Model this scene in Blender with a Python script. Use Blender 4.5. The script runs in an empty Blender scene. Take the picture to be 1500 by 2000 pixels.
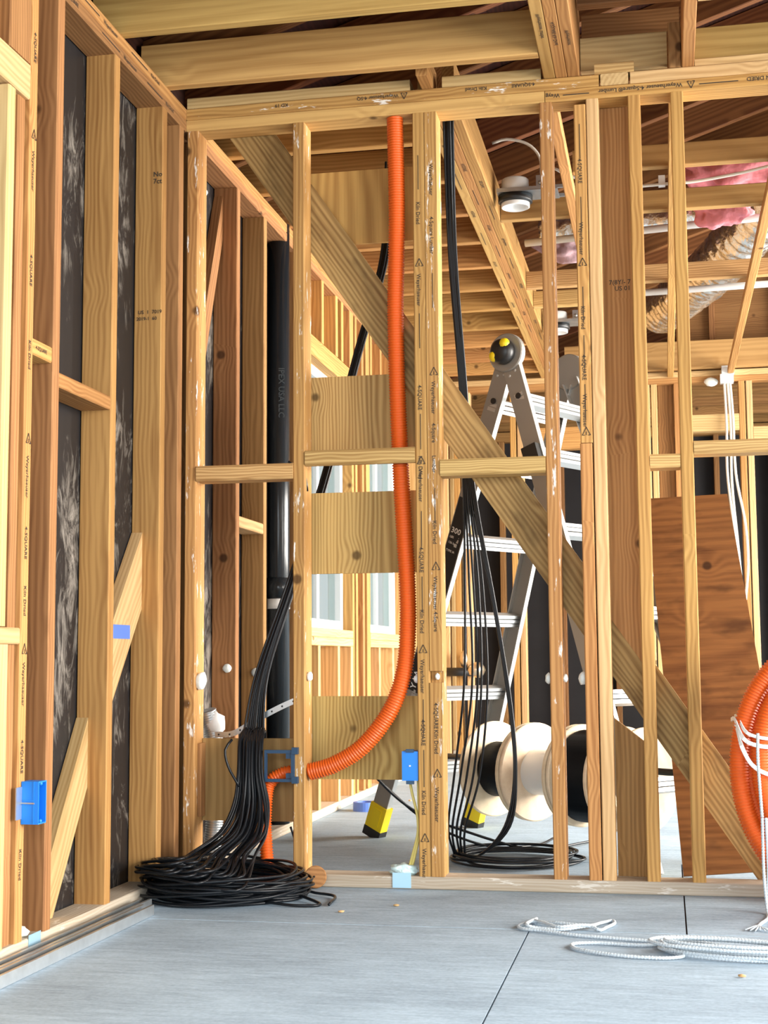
import bpy, bmesh, math, random
from mathutils import Vector, Matrix, noise as mnoise
random.seed(7)
S = bpy.context.scene
COL = S.collection

# ------------------------------------------------------------------ camera
cam_d = bpy.data.cameras.new('camera'); cam = bpy.data.objects.new('camera', cam_d); COL.objects.link(cam)
cam_d.sensor_fit = 'VERTICAL'; cam_d.sensor_height = 36.0; cam_d.lens = 2779.42 / 2000 * 36
yaw, pit, rol = math.radians(11.1188), math.radians(5.92345), math.radians(-0.41424)
fw = Vector((-math.sin(yaw) * math.cos(pit), math.cos(yaw) * math.cos(pit), math.sin(pit)))
rt = Vector((math.cos(yaw), math.sin(yaw), 0)); up = rt.cross(fw)
R2 = math.cos(rol) * rt + math.sin(rol) * up; U2 = -math.sin(rol) * rt + math.cos(rol) * up
M = Matrix((R2, U2, -fw)).transposed().to_4x4(); M.translation = (1.4804, -4.25877, 0.67996)
cam.matrix_world = M
cam_d.clip_start = 0.05
cam_d.dof.use_dof = True; cam_d.dof.focus_distance = 4.4; cam_d.dof.aperture_fstop = 11.0
S.camera = cam

# ------------------------------------------------------------------ world, lights, exposure
w = bpy.data.worlds.new('sky'); S.world = w; w.use_nodes = True
bg = w.node_tree.nodes['Background']; bg.inputs['Color'].default_value = (0.86, 0.94, 1.0, 1); bg.inputs['Strength'].default_value = 0.8
def area(name, loc, rot, sx, sy, power, col):
    d = bpy.data.lights.new(name, 'AREA'); d.shape = 'RECTANGLE'; d.size = sx; d.size_y = sy; d.energy = power; d.color = col
    d.spread = math.radians(130); o = bpy.data.objects.new(name, d); COL.objects.link(o); o.location = loc; o.rotation_euler = rot; return o
area('daylight_rear_opening', (1.4, -6.4, 1.45), (math.radians(72), 0, 0), 5.0, 2.4, 110, (0.86, 0.94, 1.0))
area('daylight_right_opening', (4.9, 2.6, 1.35), (0, math.radians(78), 0), 2.0, 4.6, 600, (1.0, 0.94, 0.86))
area('daylight_right_front', (4.9, -2.6, 1.35), (0, math.radians(78), 0), 2.0, 3.4, 290, (1.0, 0.95, 0.88))
S.cycles.max_bounces = 5; S.cycles.diffuse_bounces = 3; S.cycles.glossy_bounces = 2; S.cycles.transparent_max_bounces = 4; S.cycles.adaptive_threshold = 0.07
S.view_settings.view_transform = 'Standard'; S.view_settings.look = 'None'
S.view_settings.exposure = 0.1; S.view_settings.gamma = 1.0; S.view_settings.use_curve_mapping = False

# ------------------------------------------------------------------ materials
def newmat(name):
    m = bpy.data.materials.new(name); m.use_nodes = True; nt = m.node_tree
    return m, nt, nt.nodes['Principled BSDF']
def plain(name, col, rough=0.6, metal=0.0, bump=0.0, bscale=60.0, var=0.0):
    m, nt, b = newmat(name)
    b.inputs['Base Color'].default_value = (*col, 1); b.inputs['Roughness'].default_value = rough; b.inputs['Metallic'].default_value = metal
    if bump or var:
        tc = nt.nodes.new('ShaderNodeTexCoord'); n = nt.nodes.new('ShaderNodeTexNoise'); n.inputs['Scale'].default_value = bscale; n.inputs['Detail'].default_value = 4
        nt.links.new(tc.outputs['Object'], n.inputs['Vector'])
        if bump:
            bp = nt.nodes.new('ShaderNodeBump'); bp.inputs['Strength'].default_value = bump; bp.inputs['Distance'].default_value = 0.01
            nt.links.new(n.outputs['Fac'], bp.inputs['Height']); nt.links.new(bp.outputs['Normal'], b.inputs['Normal'])
        if var:
            mx = nt.nodes.new('ShaderNodeMix'); mx.data_type = 'RGBA'
            mx.inputs['A'].default_value = (*[c * (1 - var) for c in col], 1); mx.inputs['B'].default_value = (*[min(1, c * (1 + var)) for c in col], 1)
            nt.links.new(n.outputs['Fac'], mx.inputs['Factor']); nt.links.new(mx.outputs['Result'], b.inputs['Base Color'])
    return m
def wood(name, light, dark, ring=40.0, ringamt=0.5, knots=True, scuff=0.0, rough=0.72, tint=0.13, stretch=0.22, fibre=0.35, centre=(0, 0.07, 0.05), stain=0.0):
    m, nt, b = newmat(name); N = nt.nodes.new; L = nt.links.new
    tc = N('ShaderNodeTexCoord'); oi = N('ShaderNodeObjectInfo')
    off = N('ShaderNodeVectorMath'); off.operation = 'MULTIPLY_ADD'
    comb = N('ShaderNodeCombineXYZ')
    for k in range(3): L(oi.outputs['Random'], comb.inputs[k])
    off.inputs[1].default_value = (37.0, 0.11, 0.09); L(comb.outputs[0], off.inputs[0]); L(tc.outputs['Object'], off.inputs[2])
    v = off.outputs[0]
    def mapped(sc, loc=(0, 0, 0)):
        mp = N('ShaderNodeMapping'); mp.inputs['Scale'].default_value = sc; mp.inputs['Location'].default_value = loc; L(v, mp.inputs['Vector']); return mp.outputs[0]
    def math_(op, a, bb=None, c=None):
        n = N('ShaderNodeMath'); n.operation = op
        for i, x in enumerate((a, bb, c)):
            if x is None: continue
            if isinstance(x, (int, float)): n.inputs[i].default_value = x
            else: L(x, n.inputs[i])
        return n.outputs[0]
    lo = N('ShaderNodeTexNoise'); lo.inputs['Scale'].default_value = 1.0; lo.inputs['Detail'].default_value = 2; L(mapped((1.3, 9, 9)), lo.inputs['Vector'])
    fi = N('ShaderNodeTexNoise'); fi.inputs['Scale'].default_value = 1.0; fi.inputs['Detail'].default_value = 1; L(mapped((5, 260, 260)), fi.inputs['Vector'])
    wv = N('ShaderNodeTexWave'); wv.wave_type = 'RINGS'; wv.rings_direction = 'X'; wv.inputs['Scale'].default_value = ring
    wv.inputs['Distortion'].default_value = 7.0; wv.inputs['Detail'].default_value = 1; wv.inputs['Detail Scale'].default_value = 0.6
    L(mapped((stretch, 1, 1), centre), wv.inputs['Vector'])
    sk = N('ShaderNodeTexNoise'); sk.inputs['Scale'].default_value = 1.0; sk.inputs['Detail'].default_value = 2; sk.inputs['Roughness'].default_value = 0.65; L(mapped((1.6, 70, 70)), sk.inputs['Vector'])
    fac = math_('MULTIPLY_ADD', sk.outputs['Fac'], 0.7, math_('MULTIPLY', wv.outputs['Fac'], ringamt))
    fac = math_('MULTIPLY_ADD', fi.outputs['Fac'], fibre, fac)
    fac = math_('MULTIPLY_ADD', lo.outputs['Fac'], 0.75, fac)
    fac = math_('MULTIPLY_ADD', fac, 1.35, -1.12)
    if knots:
        vo = N('ShaderNodeTexVoronoi'); vo.inputs['Scale'].default_value = 5.5; L(v, vo.inputs['Vector'])
        sep = N('ShaderNodeSeparateColor'); L(vo.outputs['Color'], sep.inputs[0])
        sel = math_('GREATER_THAN', sep.outputs[0], 0.42)
        mr = N('ShaderNodeMapRange'); mr.interpolation_type = 'SMOOTHSTEP'; mr.inputs['From Min'].default_value = 0.055; mr.inputs['From Max'].default_value = 0.115
        mr.inputs['To Min'].default_value = 1.0; mr.inputs['To Max'].default_value = 0.0; L(vo.outputs['Distance'], mr.inputs['Value'])
        kn = math_('MULTIPLY', sel, mr.outputs[0])
        ph = N('ShaderNodeMapRange'); ph.interpolation_type = 'SMOOTHSTEP'; ph.inputs['From Min'].default_value = 0.0; ph.inputs['From Max'].default_value = 0.42
        ph.inputs['To Min'].default_value = 9.0; ph.inputs['To Max'].default_value = 0.0; L(vo.outputs['Distance'], ph.inputs['Value'])
        L(math_('MULTIPLY', ph.outputs[0], sel), wv.inputs['Phase Offset'])
    mx = N('ShaderNodeMix'); mx.data_type = 'RGBA'; mx.clamp_factor = True
    mx.inputs['A'].default_value = (*light, 1); mx.inputs['B'].default_value = (*dark, 1); L(fac, mx.inputs['Factor'])
    colr = mx.outputs['Result']
    def mixc(f, src, c):
        q = N('ShaderNodeMix'); q.data_type = 'RGBA'; q.clamp_factor = True; L(f, q.inputs['Factor']); L(src, q.inputs['A']); q.inputs['B'].default_value = (*c, 1); return q.outputs['Result']
    if knots: colr = mixc(math_('MULTIPLY', kn, 0.85), colr, tuple(c * 0.28 for c in dark))
    if stain:
        sn = N('ShaderNodeTexNoise'); sn.inputs['Scale'].default_value = 1.0; sn.inputs['Detail'].default_value = 3; L(mapped((7, 16, 16)), sn.inputs['Vector'])
        r = N('ShaderNodeMapRange'); r.inputs['From Min'].default_value = 0.55; r.inputs['From Max'].default_value = 0.72; L(sn.outputs['Fac'], r.inputs['Value'])
        colr = mixc(math_('MULTIPLY', r.outputs[0], stain), colr, tuple(c * 0.4 for c in dark))
    if scuff:
        sn = N('ShaderNodeTexNoise'); sn.inputs['Scale'].default_value = 1.0; sn.inputs['Detail'].default_value = 4; sn.inputs['Roughness'].default_value = 0.75; L(mapped((8, 40, 40)), sn.inputs['Vector'])
        r = N('ShaderNodeMapRange'); r.inputs['From Min'].default_value = 0.605; r.inputs['From Max'].default_value = 0.665; L(sn.outputs['Fac'], r.inputs['Value'])
        colr = mixc(math_('MULTIPLY', r.outputs[0], scuff), colr, (0.85, 0.83, 0.78))
    hs = N('ShaderNodeHueSaturation'); L(colr, hs.inputs['Color'])
    L(math_('MULTIPLY_ADD', oi.outputs['Random'], 2 * tint, 1 - tint), hs.inputs['Value'])
    r2 = math_('FRACT', math_('MULTIPLY', oi.outputs['Random'], 7.31)); L(math_('MULTIPLY_ADD', r2, 0.016, 0.492), hs.inputs['Hue'])
    L(hs.outputs[0], b.inputs['Base Color']); b.inputs['Roughness'].default_value = rough
    b.inputs['Specular IOR Level'].default_value = 0.25
    return m

M_fir = wood('wood_fir', (0.53, 0.287, 0.097), (0.265, 0.113, 0.031), ring=30, ringamt=0.35)
M_scuf = wood('wood_fir_scuffed', (0.50, 0.27, 0.092), (0.24, 0.10, 0.028), ring=30, ringamt=0.35, scuff=0.85)
M_brown = wood('wood_brown', (0.37, 0.19, 0.07), (0.175, 0.076, 0.025), ring=28, ringamt=0.35)
M_pale = wood('wood_pale', (0.63, 0.425, 0.20), (0.40, 0.235, 0.09), ring=26, ringamt=0.35)
M_brace = wood('wood_brace', (0.42, 0.275, 0.10), (0.19, 0.105, 0.032), ring=26, stain=0.6, ringamt=0.5)
M_joist = wood('wood_joist', (0.55, 0.34, 0.12), (0.33, 0.175, 0.05), ring=14, ringamt=0.3)
M_block = wood('wood_block', (0.60, 0.39, 0.16), (0.33, 0.18, 0.06), ring=45, ringamt=0.5, knots=False)
M_dust = wood('wood_dusty', (0.50, 0.43, 0.35), (0.33, 0.25, 0.17), ring=40, ringamt=0.3, knots=False, scuff=0.5)
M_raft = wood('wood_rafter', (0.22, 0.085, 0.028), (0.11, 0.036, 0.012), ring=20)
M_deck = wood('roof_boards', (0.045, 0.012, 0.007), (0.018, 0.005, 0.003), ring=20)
M_ply = wood('plywood_panel', (0.53, 0.36, 0.13), (0.30, 0.175, 0.052), ring=34, ringamt=0.6, stretch=0.12, fibre=0.2)
M_plyb = wood('plywood_brown', (0.42, 0.245, 0.095), (0.24, 0.125, 0.042), ring=14, ringamt=0.4, knots=False, stretch=0.2)
M_plyo = wood('plywood_orange', (0.50, 0.29, 0.09), (0.30, 0.15, 0.042), ring=9, ringamt=0.45, knots=False, stretch=0.4)
M_plyd = wood('plywood_weathered', (0.25, 0.105, 0.030), (0.105, 0.036, 0.010), ring=12, ringamt=0.28, stretch=0.15, stain=0.55)
M_reel = wood('reel_plywood', (0.85, 0.70, 0.50), (0.72, 0.55, 0.36), ring=8, ringamt=0.3, knots=False, tint=0.04)

def floor_mat():
    m, nt, b = newmat('subfloor_plywood'); N = nt.nodes.new; L = nt.links.new
    geo = N('ShaderNodeNewGeometry')
    def noi(sc, det, rough=0.6):
        mp = N('ShaderNodeMapping'); mp.inputs['Scale'].default_value = sc; L(geo.outputs['Position'], mp.inputs['Vector'])
        n = N('ShaderNodeTexNoise'); n.inputs['Scale'].default_value = 1; n.inputs['Detail'].default_value = det; n.inputs['Roughness'].default_value = rough; L(mp.outputs[0], n.inputs['Vector']); return n.outputs['Fac']
    a = noi((7, 48, 1), 6, 0.78); bb = noi((2.2, 3.5, 1), 6, 0.7); c = noi((90, 110, 1), 3)
    r = N('ShaderNodeValToRGB'); r.color_ramp.elements[0].position = 0.42; r.color_ramp.elements[0].color = (0.19, 0.255, 0.325, 1)
    r.color_ramp.elements[1].position = 0.72; r.color_ramp.elements[1].color = (0.41, 0.535, 0.65, 1)
    ma = N('ShaderNodeMath'); ma.operation = 'MULTIPLY_ADD'; ma.inputs[1].default_value = 0.5; L(a, ma.inputs[0])
    mb = N('ShaderNodeMath'); mb.operation = 'MULTIPLY_ADD'; mb.inputs[1].default_value = 0.4; L(bb, mb.inputs[0])
    mc = N('ShaderNodeMath'); mc.operation = 'MULTIPLY'; mc.inputs[1].default_value = 0.26; L(c, mc.inputs[0]); L(mc.outputs[0], mb.inputs[2]); L(mb.outputs[0], ma.inputs[2]); L(ma.outputs[0], r.inputs[0])
    L(r.outputs[0], b.inputs['Base Color']); b.inputs['Roughness'].default_value = 0.75
    bp = N('ShaderNodeBump'); bp.inputs['Strength'].default_value = 0.3; bp.inputs['Distance'].default_value = 0.003; L(a, bp.inputs['Height']); L(bp.outputs[0], b.inputs['Normal'])
    return m
M_floor = floor_mat()
def paper_mat():
    m, nt, b = newmat('black_building_paper'); N = nt.nodes.new; L = nt.links.new
    geo = N('ShaderNodeNewGeometry')
    def noi(sc, det, dist=0.0, rough=0.65):
        mp = N('ShaderNodeMapping'); mp.inputs['Scale'].default_value = sc; L(geo.outputs['Position'], mp.inputs['Vector'])
        n = N('ShaderNodeTexNoise'); n.inputs['Scale'].default_value = 1; n.inputs['Detail'].default_value = det; n.inputs['Roughness'].default_value = rough; n.inputs['Distortion'].default_value = dist; L(mp.outputs[0], n.inputs['Vector']); return n.outputs['Fac']
    a = noi((1, 14, 5), 6, 2.5, 0.75); c = noi((1, 3, 1.6), 3)
    mul = N('ShaderNodeMath'); mul.operation = 'MULTIPLY'; L(a, mul.inputs[0]); L(c, mul.inputs[1])
    r = N('ShaderNodeValToRGB'); r.color_ramp.elements[0].position = 0.26; r.color_ramp.elements[0].color = (0.014, 0.014, 0.016, 1)
    r.color_ramp.elements[1].position = 0.42; r.color_ramp.elements[1].color = (0.34, 0.31, 0.27, 1); L(mul.outputs[0], r.inputs[0])
    L(r.outputs[0], b.inputs['Base Color']); b.inputs['Roughness'].default_value = 0.42; b.inputs['Specular IOR Level'].default_value = 0.35
    bp = N('ShaderNodeBump'); bp.inputs['Strength'].default_value = 0.4; bp.inputs['Distance'].default_value = 0.01; L(c, bp.inputs['Height']); L(bp.outputs[0], b.inputs['Normal'])
    return m
M_paper = paper_mat()
M_tar = plain('plain_tar_paper', (0.012, 0.011, 0.013), 0.7, var=0.5, bscale=6)
M_orange = plain('orange_plastic', (0.70, 0.105, 0.008), 0.45)
M_orange2 = plain('orange_plastic_dark', (0.62, 0.09, 0.01), 0.5)
M_cable = plain('black_cable', (0.006, 0.008, 0.011), 0.36); M_cable.node_tree.nodes['Principled BSDF'].inputs['Specular IOR Level'].default_value = 0.35
M_white = plain('white_plastic', (0.82, 0.83, 0.82), 0.45)
M_romex = plain('white_cable', (0.78, 0.74, 0.66), 0.5)
M_yellowc = plain('yellow_cable', (0.78, 0.66, 0.20), 0.5)
M_blue = plain('blue_box_plastic', (0.006, 0.20, 0.72), 0.45)
M_dblue = plain('dark_blue_plastic', (0.01, 0.045, 0.10), 0.4)
M_alu = plain('aluminium', (0.60, 0.61, 0.60), 0.42, 0.75)
M_alu_shaded = plain('aluminium_shaded', (0.36, 0.35, 0.32), 0.5, 0.6)  # same aluminium, with the dark surroundings it mirrors put into a greyer colour
M_galv = plain('galvanised_steel', (0.62, 0.66, 0.68), 0.35, 0.85, var=0.2, bscale=30)
M_foil = plain('foil_duct', (0.82, 0.80, 0.76), 0.22, 0.95, bump=1.0, bscale=28)
M_yellow = plain('yellow_plastic', (0.88, 0.66, 0.01), 0.45)
M_black = plain('black_plastic', (0.015, 0.015, 0.015), 0.4)
M_abs = plain('black_abs_pipe', (0.012, 0.016, 0.02), 0.22)
M_pink = plain('pink_insulation', (0.66, 0.22, 0.25), 0.95, bump=0.8, bscale=25, var=0.35)
M_lilac = plain('grey_pink_insulation', (0.50, 0.33, 0.36), 0.95, bump=0.8, bscale=25, var=0.3)
M_foam = plain('white_foam', (0.80, 0.84, 0.80), 0.8, bump=0.4, bscale=60)
M_putty = plain('pale_blue_putty', (0.62, 0.80, 0.80), 0.8, bump=0.5, bscale=60)
M_plate = plain('pale_blue_steel', (0.42, 0.66, 0.82), 0.4, 0.5)
M_rope = plain('white_rope', (0.60, 0.68, 0.74), 0.8, bump=0.6, bscale=400)
M_tape = plain('blue_tape', (0.10, 0.20, 0.62), 0.5)
M_ink = plain('black_ink', (0.045, 0.03, 0.02), 0.8)
M_wht_ink = plain('white_ink', (0.85, 0.85, 0.82), 0.6)
M_grey_ink = plain('dark_grey_ink', (0.035, 0.045, 0.05), 0.5)
M_brass = plain('brass', (0.72, 0.60, 0.42), 0.3, 0.9)
M_red = plain('red_plastic', (0.45, 0.05, 0.05), 0.5)
M_vinyl = plain('window_vinyl', (0.62, 0.66, 0.68), 0.45)
M_ground = plain('outside_ground', (0.50, 0.52, 0.46), 0.9)
def glass_mat():
    m = bpy.data.materials.new('window_glass'); m.use_nodes = True; nt = m.node_tree; nt.nodes.clear()
    o = nt.nodes.new('ShaderNodeOutputMaterial'); t = nt.nodes.new('ShaderNodeBsdfTransparent'); t.inputs[0].default_value = (0.90, 0.95, 0.94, 1)
    g = nt.nodes.new('ShaderNodeBsdfGlossy'); g.inputs['Roughness'].default_value = 0.02; mx = nt.nodes.new('ShaderNodeMixShader'); mx.inputs[0].default_value = 0.08
    nt.links.new(t.outputs[0], mx.inputs[1]); nt.links.new(g.outputs[0], mx.inputs[2]); nt.links.new(mx.outputs[0], o.inputs[0]); return m
M_glass = glass_mat()

# ------------------------------------------------------------------ helpers
def empty(name, loc=(0, 0, 0)):
    o = bpy.data.objects.new(name, None); COL.objects.link(o); o.location = loc; o.empty_display_size = 0.05; return o
def tag(o, label=None, cat=None, group=None, kind=None):
    if label: o['label'] = label
    if cat: o['category'] = cat
    if group: o['group'] = group
    if kind: o['kind'] = kind
    return o
def thing(name, label, cat, loc=(0, 0, 0), group=None): return tag(empty(name, loc), label, cat, group)
def struct(name, label, cat, loc=(0, 0, 0)): return tag(empty(name, loc), label, cat, None, 'structure')
def root_of(o):
    T = Vector((0, 0, 0))
    while o is not None: T += o.location; o = o.parent
    return T
def attach(o, parent):
    if parent is not None:
        o.parent = parent
        bpy_inv = PW.get(parent.name)
        o.matrix_parent_inverse = (bpy_inv if bpy_inv is not None else Matrix.Translation(parent.location)).inverted()
    PW[o.name] = o.matrix_basis.copy()      # meshes are placed in world terms, so world == basis
    return o
PW = {}
def link(name, me, mat, parent=None, mw=None, smooth=False):
    o = bpy.data.objects.new(name, me); COL.objects.link(o)
    if mat is not None and not me.materials: me.materials.append(mat)
    elif mat is not None and me.materials[0] != mat:
        o.material_slots[0].link = 'OBJECT'; o.material_slots[0].material = mat
    if mw is not None: o.matrix_basis = mw
    if smooth: me.shade_smooth()
    return attach(o, parent)
CACHE = {}
def lumber_mesh(l, b, c, e):
    k = (round(l, 4), round(b, 4), round(c, 4), e)
    if k in CACHE: return CACHE[k]
    h, y, z = l / 2, b / 2, c / 2
    prof = [(y, z - e), (y - e, z), (-y + e, z), (-y, z - e), (-y, -z + e), (-y + e, -z), (y - e, -z), (y, -z + e)] if e else [(y, z), (-y, z), (-y, -z), (y, -z)]
    n = len(prof); V = [(-h, *p) for p in prof] + [(h, *p) for p in prof]
    F = [tuple(range(n)), tuple(range(2 * n - 1, n - 1, -1))] + [(i, i + n, (i + 1) % n + n, (i + 1) % n) for i in range(n)]
    me = bpy.data.meshes.new('lumber'); me.from_pydata(V, [], F); me.update(); CACHE[k] = me
    return me
RX = {'X': Matrix.Identity(4), 'Y': Matrix.Rotation(math.pi / 2, 4, 'Z'), 'Z': Matrix.Rotation(-math.pi / 2, 4, 'Y')}
def lum(name, parent, mat, x, y, z, axis=None, e=0.003):
    d = (x[1] - x[0], y[1] - y[0], z[1] - z[0])
    if axis is None: axis = 'XYZ'[max(range(3), key=lambda i: d[i])]
    l, b, c = {'X': (d[0], d[1], d[2]), 'Y': (d[1], d[0], d[2]), 'Z': (d[2], d[1], d[0])}[axis]
    me = lumber_mesh(l, b, c, e)
    me2 = me if (not me.materials or me.materials[0] == mat) else None
    if me2 is None:
        k = (round(l, 4), round(b, 4), round(c, 4), e, mat.name)
        if k not in CACHE: CACHE[k] = me.copy(); CACHE[k].materials.clear()
        me2 = CACHE[k]
    mw = Matrix.Translation(((x[0] + x[1]) / 2, (y[0] + y[1]) / 2, (z[0] + z[1]) / 2)) @ RX[axis]
    return link(name, me2, mat, parent, mw)
def frame_of(p0, p1, upv=(0, 0, 1)):
    a = (Vector(p1) - Vector(p0)); l = a.length; a.normalize(); u = Vector(upv); s = u.cross(a)
    if s.length < 1e-5: s = Vector((0, 1, 0))
    s.normalize(); u = a.cross(s)
    m = Matrix((a, s, u)).transposed().to_4x4(); return m, l
def bar(name, parent, mat, p0, p1, wdt, thk, upv=(0, 0, 1), e=0.003):
    m, l = frame_of(p0, p1, upv); m.translation = (Vector(p0) + Vector(p1)) / 2
    me = lumber_mesh(l, wdt, thk, e).copy(); me.materials.clear()
    return link(name, me, mat, parent, m)
class MB:
    def __init__(s): s.V = []; s.F = []
    def box(s, x, y, z, m=None):
        n = len(s.V); P = [Vector((a, b, c)) for a in x for b in y for c in z]
        if m is not None: P = [m @ p for p in P]
        s.V += [tuple(p) for p in P]
        s.F += [tuple(n + i for i in f) for f in ((0, 1, 3, 2), (4, 6, 7, 5), (0, 4, 5, 1), (2, 3, 7, 6), (0, 2, 6, 4), (1, 5, 7, 3))]; return s
    def obox(s, p0, p1, wdt, thk, upv=(0, 0, 1), off=(0, 0)):
        m, l = frame_of(p0, p1, upv); m.translation = (Vector(p0) + Vector(p1)) / 2
        return s.box((-l / 2, l / 2), (off[0] - wdt / 2, off[0] + wdt / 2), (off[1] - thk / 2, off[1] + thk / 2), m)
    def prism(s, pts, y0, y1):
        n = len(s.V); k = len(pts); s.V += [(p[0], y0, p[1]) for p in pts] + [(p[0], y1, p[1]) for p in pts]
        s.F += [tuple(n + i for i in range(k)), tuple(n + k + i for i in reversed(range(k)))] + [(n + i, n + k + i, n + k + (i + 1) % k, n + (i + 1) % k) for i in range(k)]; return s
    def lathe(s, prof, m=None, seg=32, closed=False):
        # prof: (r, x) pairs about local X
        n = len(s.V); k = len(prof)
        for i in range(seg):
            a = 2 * math.pi * i / seg
            for r, x in prof:
                p = Vector((x, r * math.cos(a), r * math.sin(a))); s.V.append(tuple(m @ p if m is not None else p))
        for i in range(seg):
            j = (i + 1) % seg
            for q in range(k if closed else k - 1):
                q2 = (q + 1) % k
                s.F.append((n + i * k + q, n + i * k + q2, n + j * k + q2, n + j * k + q))
        return s
    def tube(s, pts, r, sides=8, cap=True):
        P = [Vector(p) for p in pts]; n0 = len(s.V); N = len(P); nrm = None
        for i in range(N):
            t = (P[min(i + 1, N - 1)] - P[max(i - 1, 0)])
            if t.length < 1e-9: t = Vector((0, 0, 1))
            t.normalize()
            if nrm is None:
                nrm = t.orthogonal().normalized()
            else:
                nrm = nrm - t * nrm.dot(t)
                nrm = nrm.normalized() if nrm.length > 1e-6 else t.orthogonal().normalized()
            bn = t.cross(nrm); rr = r(i, N) if callable(r) else r
            for k in range(sides):
                a = 2 * math.pi * k / sides; s.V.append(tuple(P[i] + (nrm * math.cos(a) + bn * math.sin(a)) * rr))
        for i in range(N - 1):
            for k in range(sides):
                k2 = (k + 1) % sides; a = n0 + i * sides
                s.F.append((a + k, a + k2, a + sides + k2, a + sides + k))
        if cap:
            s.F.append(tuple(n0 + k for k in reversed(range(sides)))); s.F.append(tuple(n0 + (N - 1) * sides + k for k in range(sides)))
        return s
    def poly(s, pts, ext):
        n = len(s.V); k = len(pts); e = Vector(ext); s.V += [tuple(Vector(p)) for p in pts] + [tuple(Vector(p) + e) for p in pts]
        s.F += [tuple(n + i for i in range(k)), tuple(n + k + i for i in reversed(range(k)))] + [(n + i, n + k + i, n + k + (i + 1) % k, n + (i + 1) % k) for i in range(k)]; return s
    def build(s, name, mat, parent=None, smooth=False, mw=None, grain=None):
        if grain is not None:      # own frame: local X along the grain
            mw, _ = frame_of((0, 0, 0), grain, (0, 1, 0)); mw.translation = sum((Vector(v) for v in s.V), Vector()) / len(s.V)
            inv = mw.inverted(); s.V = [tuple(inv @ Vector(v)) for v in s.V]
        me = bpy.data.meshes.new(name); me.from_pydata(s.V, [], s.F); me.update()
        bm = bmesh.new(); bm.from_mesh(me); bmesh.ops.recalc_face_normals(bm, faces=bm.faces); bm.to_mesh(me); bm.free()
        return link(name, me, mat, parent, mw, smooth)
def spline(pts, step=0.02):
    P = [Vector(p) for p in pts]; P = [2 * P[0] - P[1]] + P + [2 * P[-1] - P[-2]]; out = []
    for i in range(1, len(P) - 2):
        a, b, c, d = P[i - 1:i + 3]; n = max(2, int((c - b).length / step))
        for k in range(n):
            t = k / n
            out.append(0.5 * ((2 * b) + (c - a) * t + (2 * a - 5 * b + 4 * c - d) * t * t + (3 * b - a - 3 * c + d) * t ** 3))
    out.append(P[-2]); return out
def resample(pts, step):
    P = [Vector(p) for p in pts]; out = [P[0].copy()]; acc = 0.0
    for a, b in zip(P, P[1:]):
        l = (b - a).length; d = step - acc
        while d <= l: out.append(a + (b - a) * (d / l)); d += step
        acc = (acc + l) % step if l > 0 else acc
        acc = l - (d - step)
    return out
def rope_tube(name, parent, mat, pts, r, sides=7, step=0.02): return MB().tube(spline(pts, step), r, sides).build(name, mat, parent, True)
def corrugated(name, parent, mat, pts, r, pitch=0.0085, depth=0.0036, sides=18):
    P = resample(spline(pts, 0.01), pitch / 4)
    return MB().tube(P, lambda i, N: r - (depth if i % 4 >= 2 else 0.0), sides).build(name, mat, parent, True)
def blob(name, parent, mat, loc, r, sc=(1, 1, 1), amp=0.25, sub=3, freq=None, seed=0):
    bm = bmesh.new(); bmesh.ops.create_icosphere(bm, subdivisions=sub, radius=1.0)
    for v in bm.verts:
        n = mnoise.noise(v.co * (freq or 1.8) + Vector((seed * 3.1, seed, 0)))
        v.co = Vector((v.co.x * sc[0], v.co.y * sc[1], v.co.z * sc[2])) * r * (1 + amp * n)
    me = bpy.data.meshes.new(name); bm.to_mesh(me); bm.free()
    return link(name, me, mat, parent, Matrix.Translation(loc), True)
def text(name, parent, mat, s, size, org, xd, yd, spacing=1.0):
    cu = bpy.data.curves.new(name, 'FONT'); cu.body = s; cu.size = size; cu.resolution_u = 2; cu.space_character = spacing; cu.offset = size * 0.012
    t = bpy.data.objects.new(name, cu); COL.objects.link(t)
    dg = bpy.context.evaluated_depsgraph_get(); me = bpy.data.meshes.new_from_object(t.evaluated_get(dg))
    bpy.data.objects.remove(t); bpy.data.curves.remove(cu)
    x = Vector(xd).normalized(); y = Vector(yd).normalized(); m = Matrix((x, y, x.cross(y))).transposed().to_4x4(); m.translation = org
    me.materials.clear()
    return link(name, me, mat, parent, m)
def logo(name, parent, mat, org, xd, yd, h):      # the triangle mark of the lumber stamp, as three bars with a little tree stem
    x = Vector(xd).normalized(); y = Vector(yd).normalized(); o = Vector(org); mb = MB(); nrm = x.cross(y)
    A, B, C = o, o + x * h, o + x * h * 0.5 + y * h
    for a, b in ((A, C), (C, B)): mb.obox(a, b, 0.0022, 0.0004, nrm)
    mb.obox(A, A + x * h * .3, 0.0022, 0.0004, nrm); mb.obox(B - x * h * .3, B, 0.0022, 0.0004, nrm); mb.obox(o + x * h * .5, o + x * h * .5 + y * h * .45, 0.002, 0.0004, nrm)
    return mb.build(name, mat, parent)

T1, T2, TOP = 2.388, 2.426, 2.464      # plate levels
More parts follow.
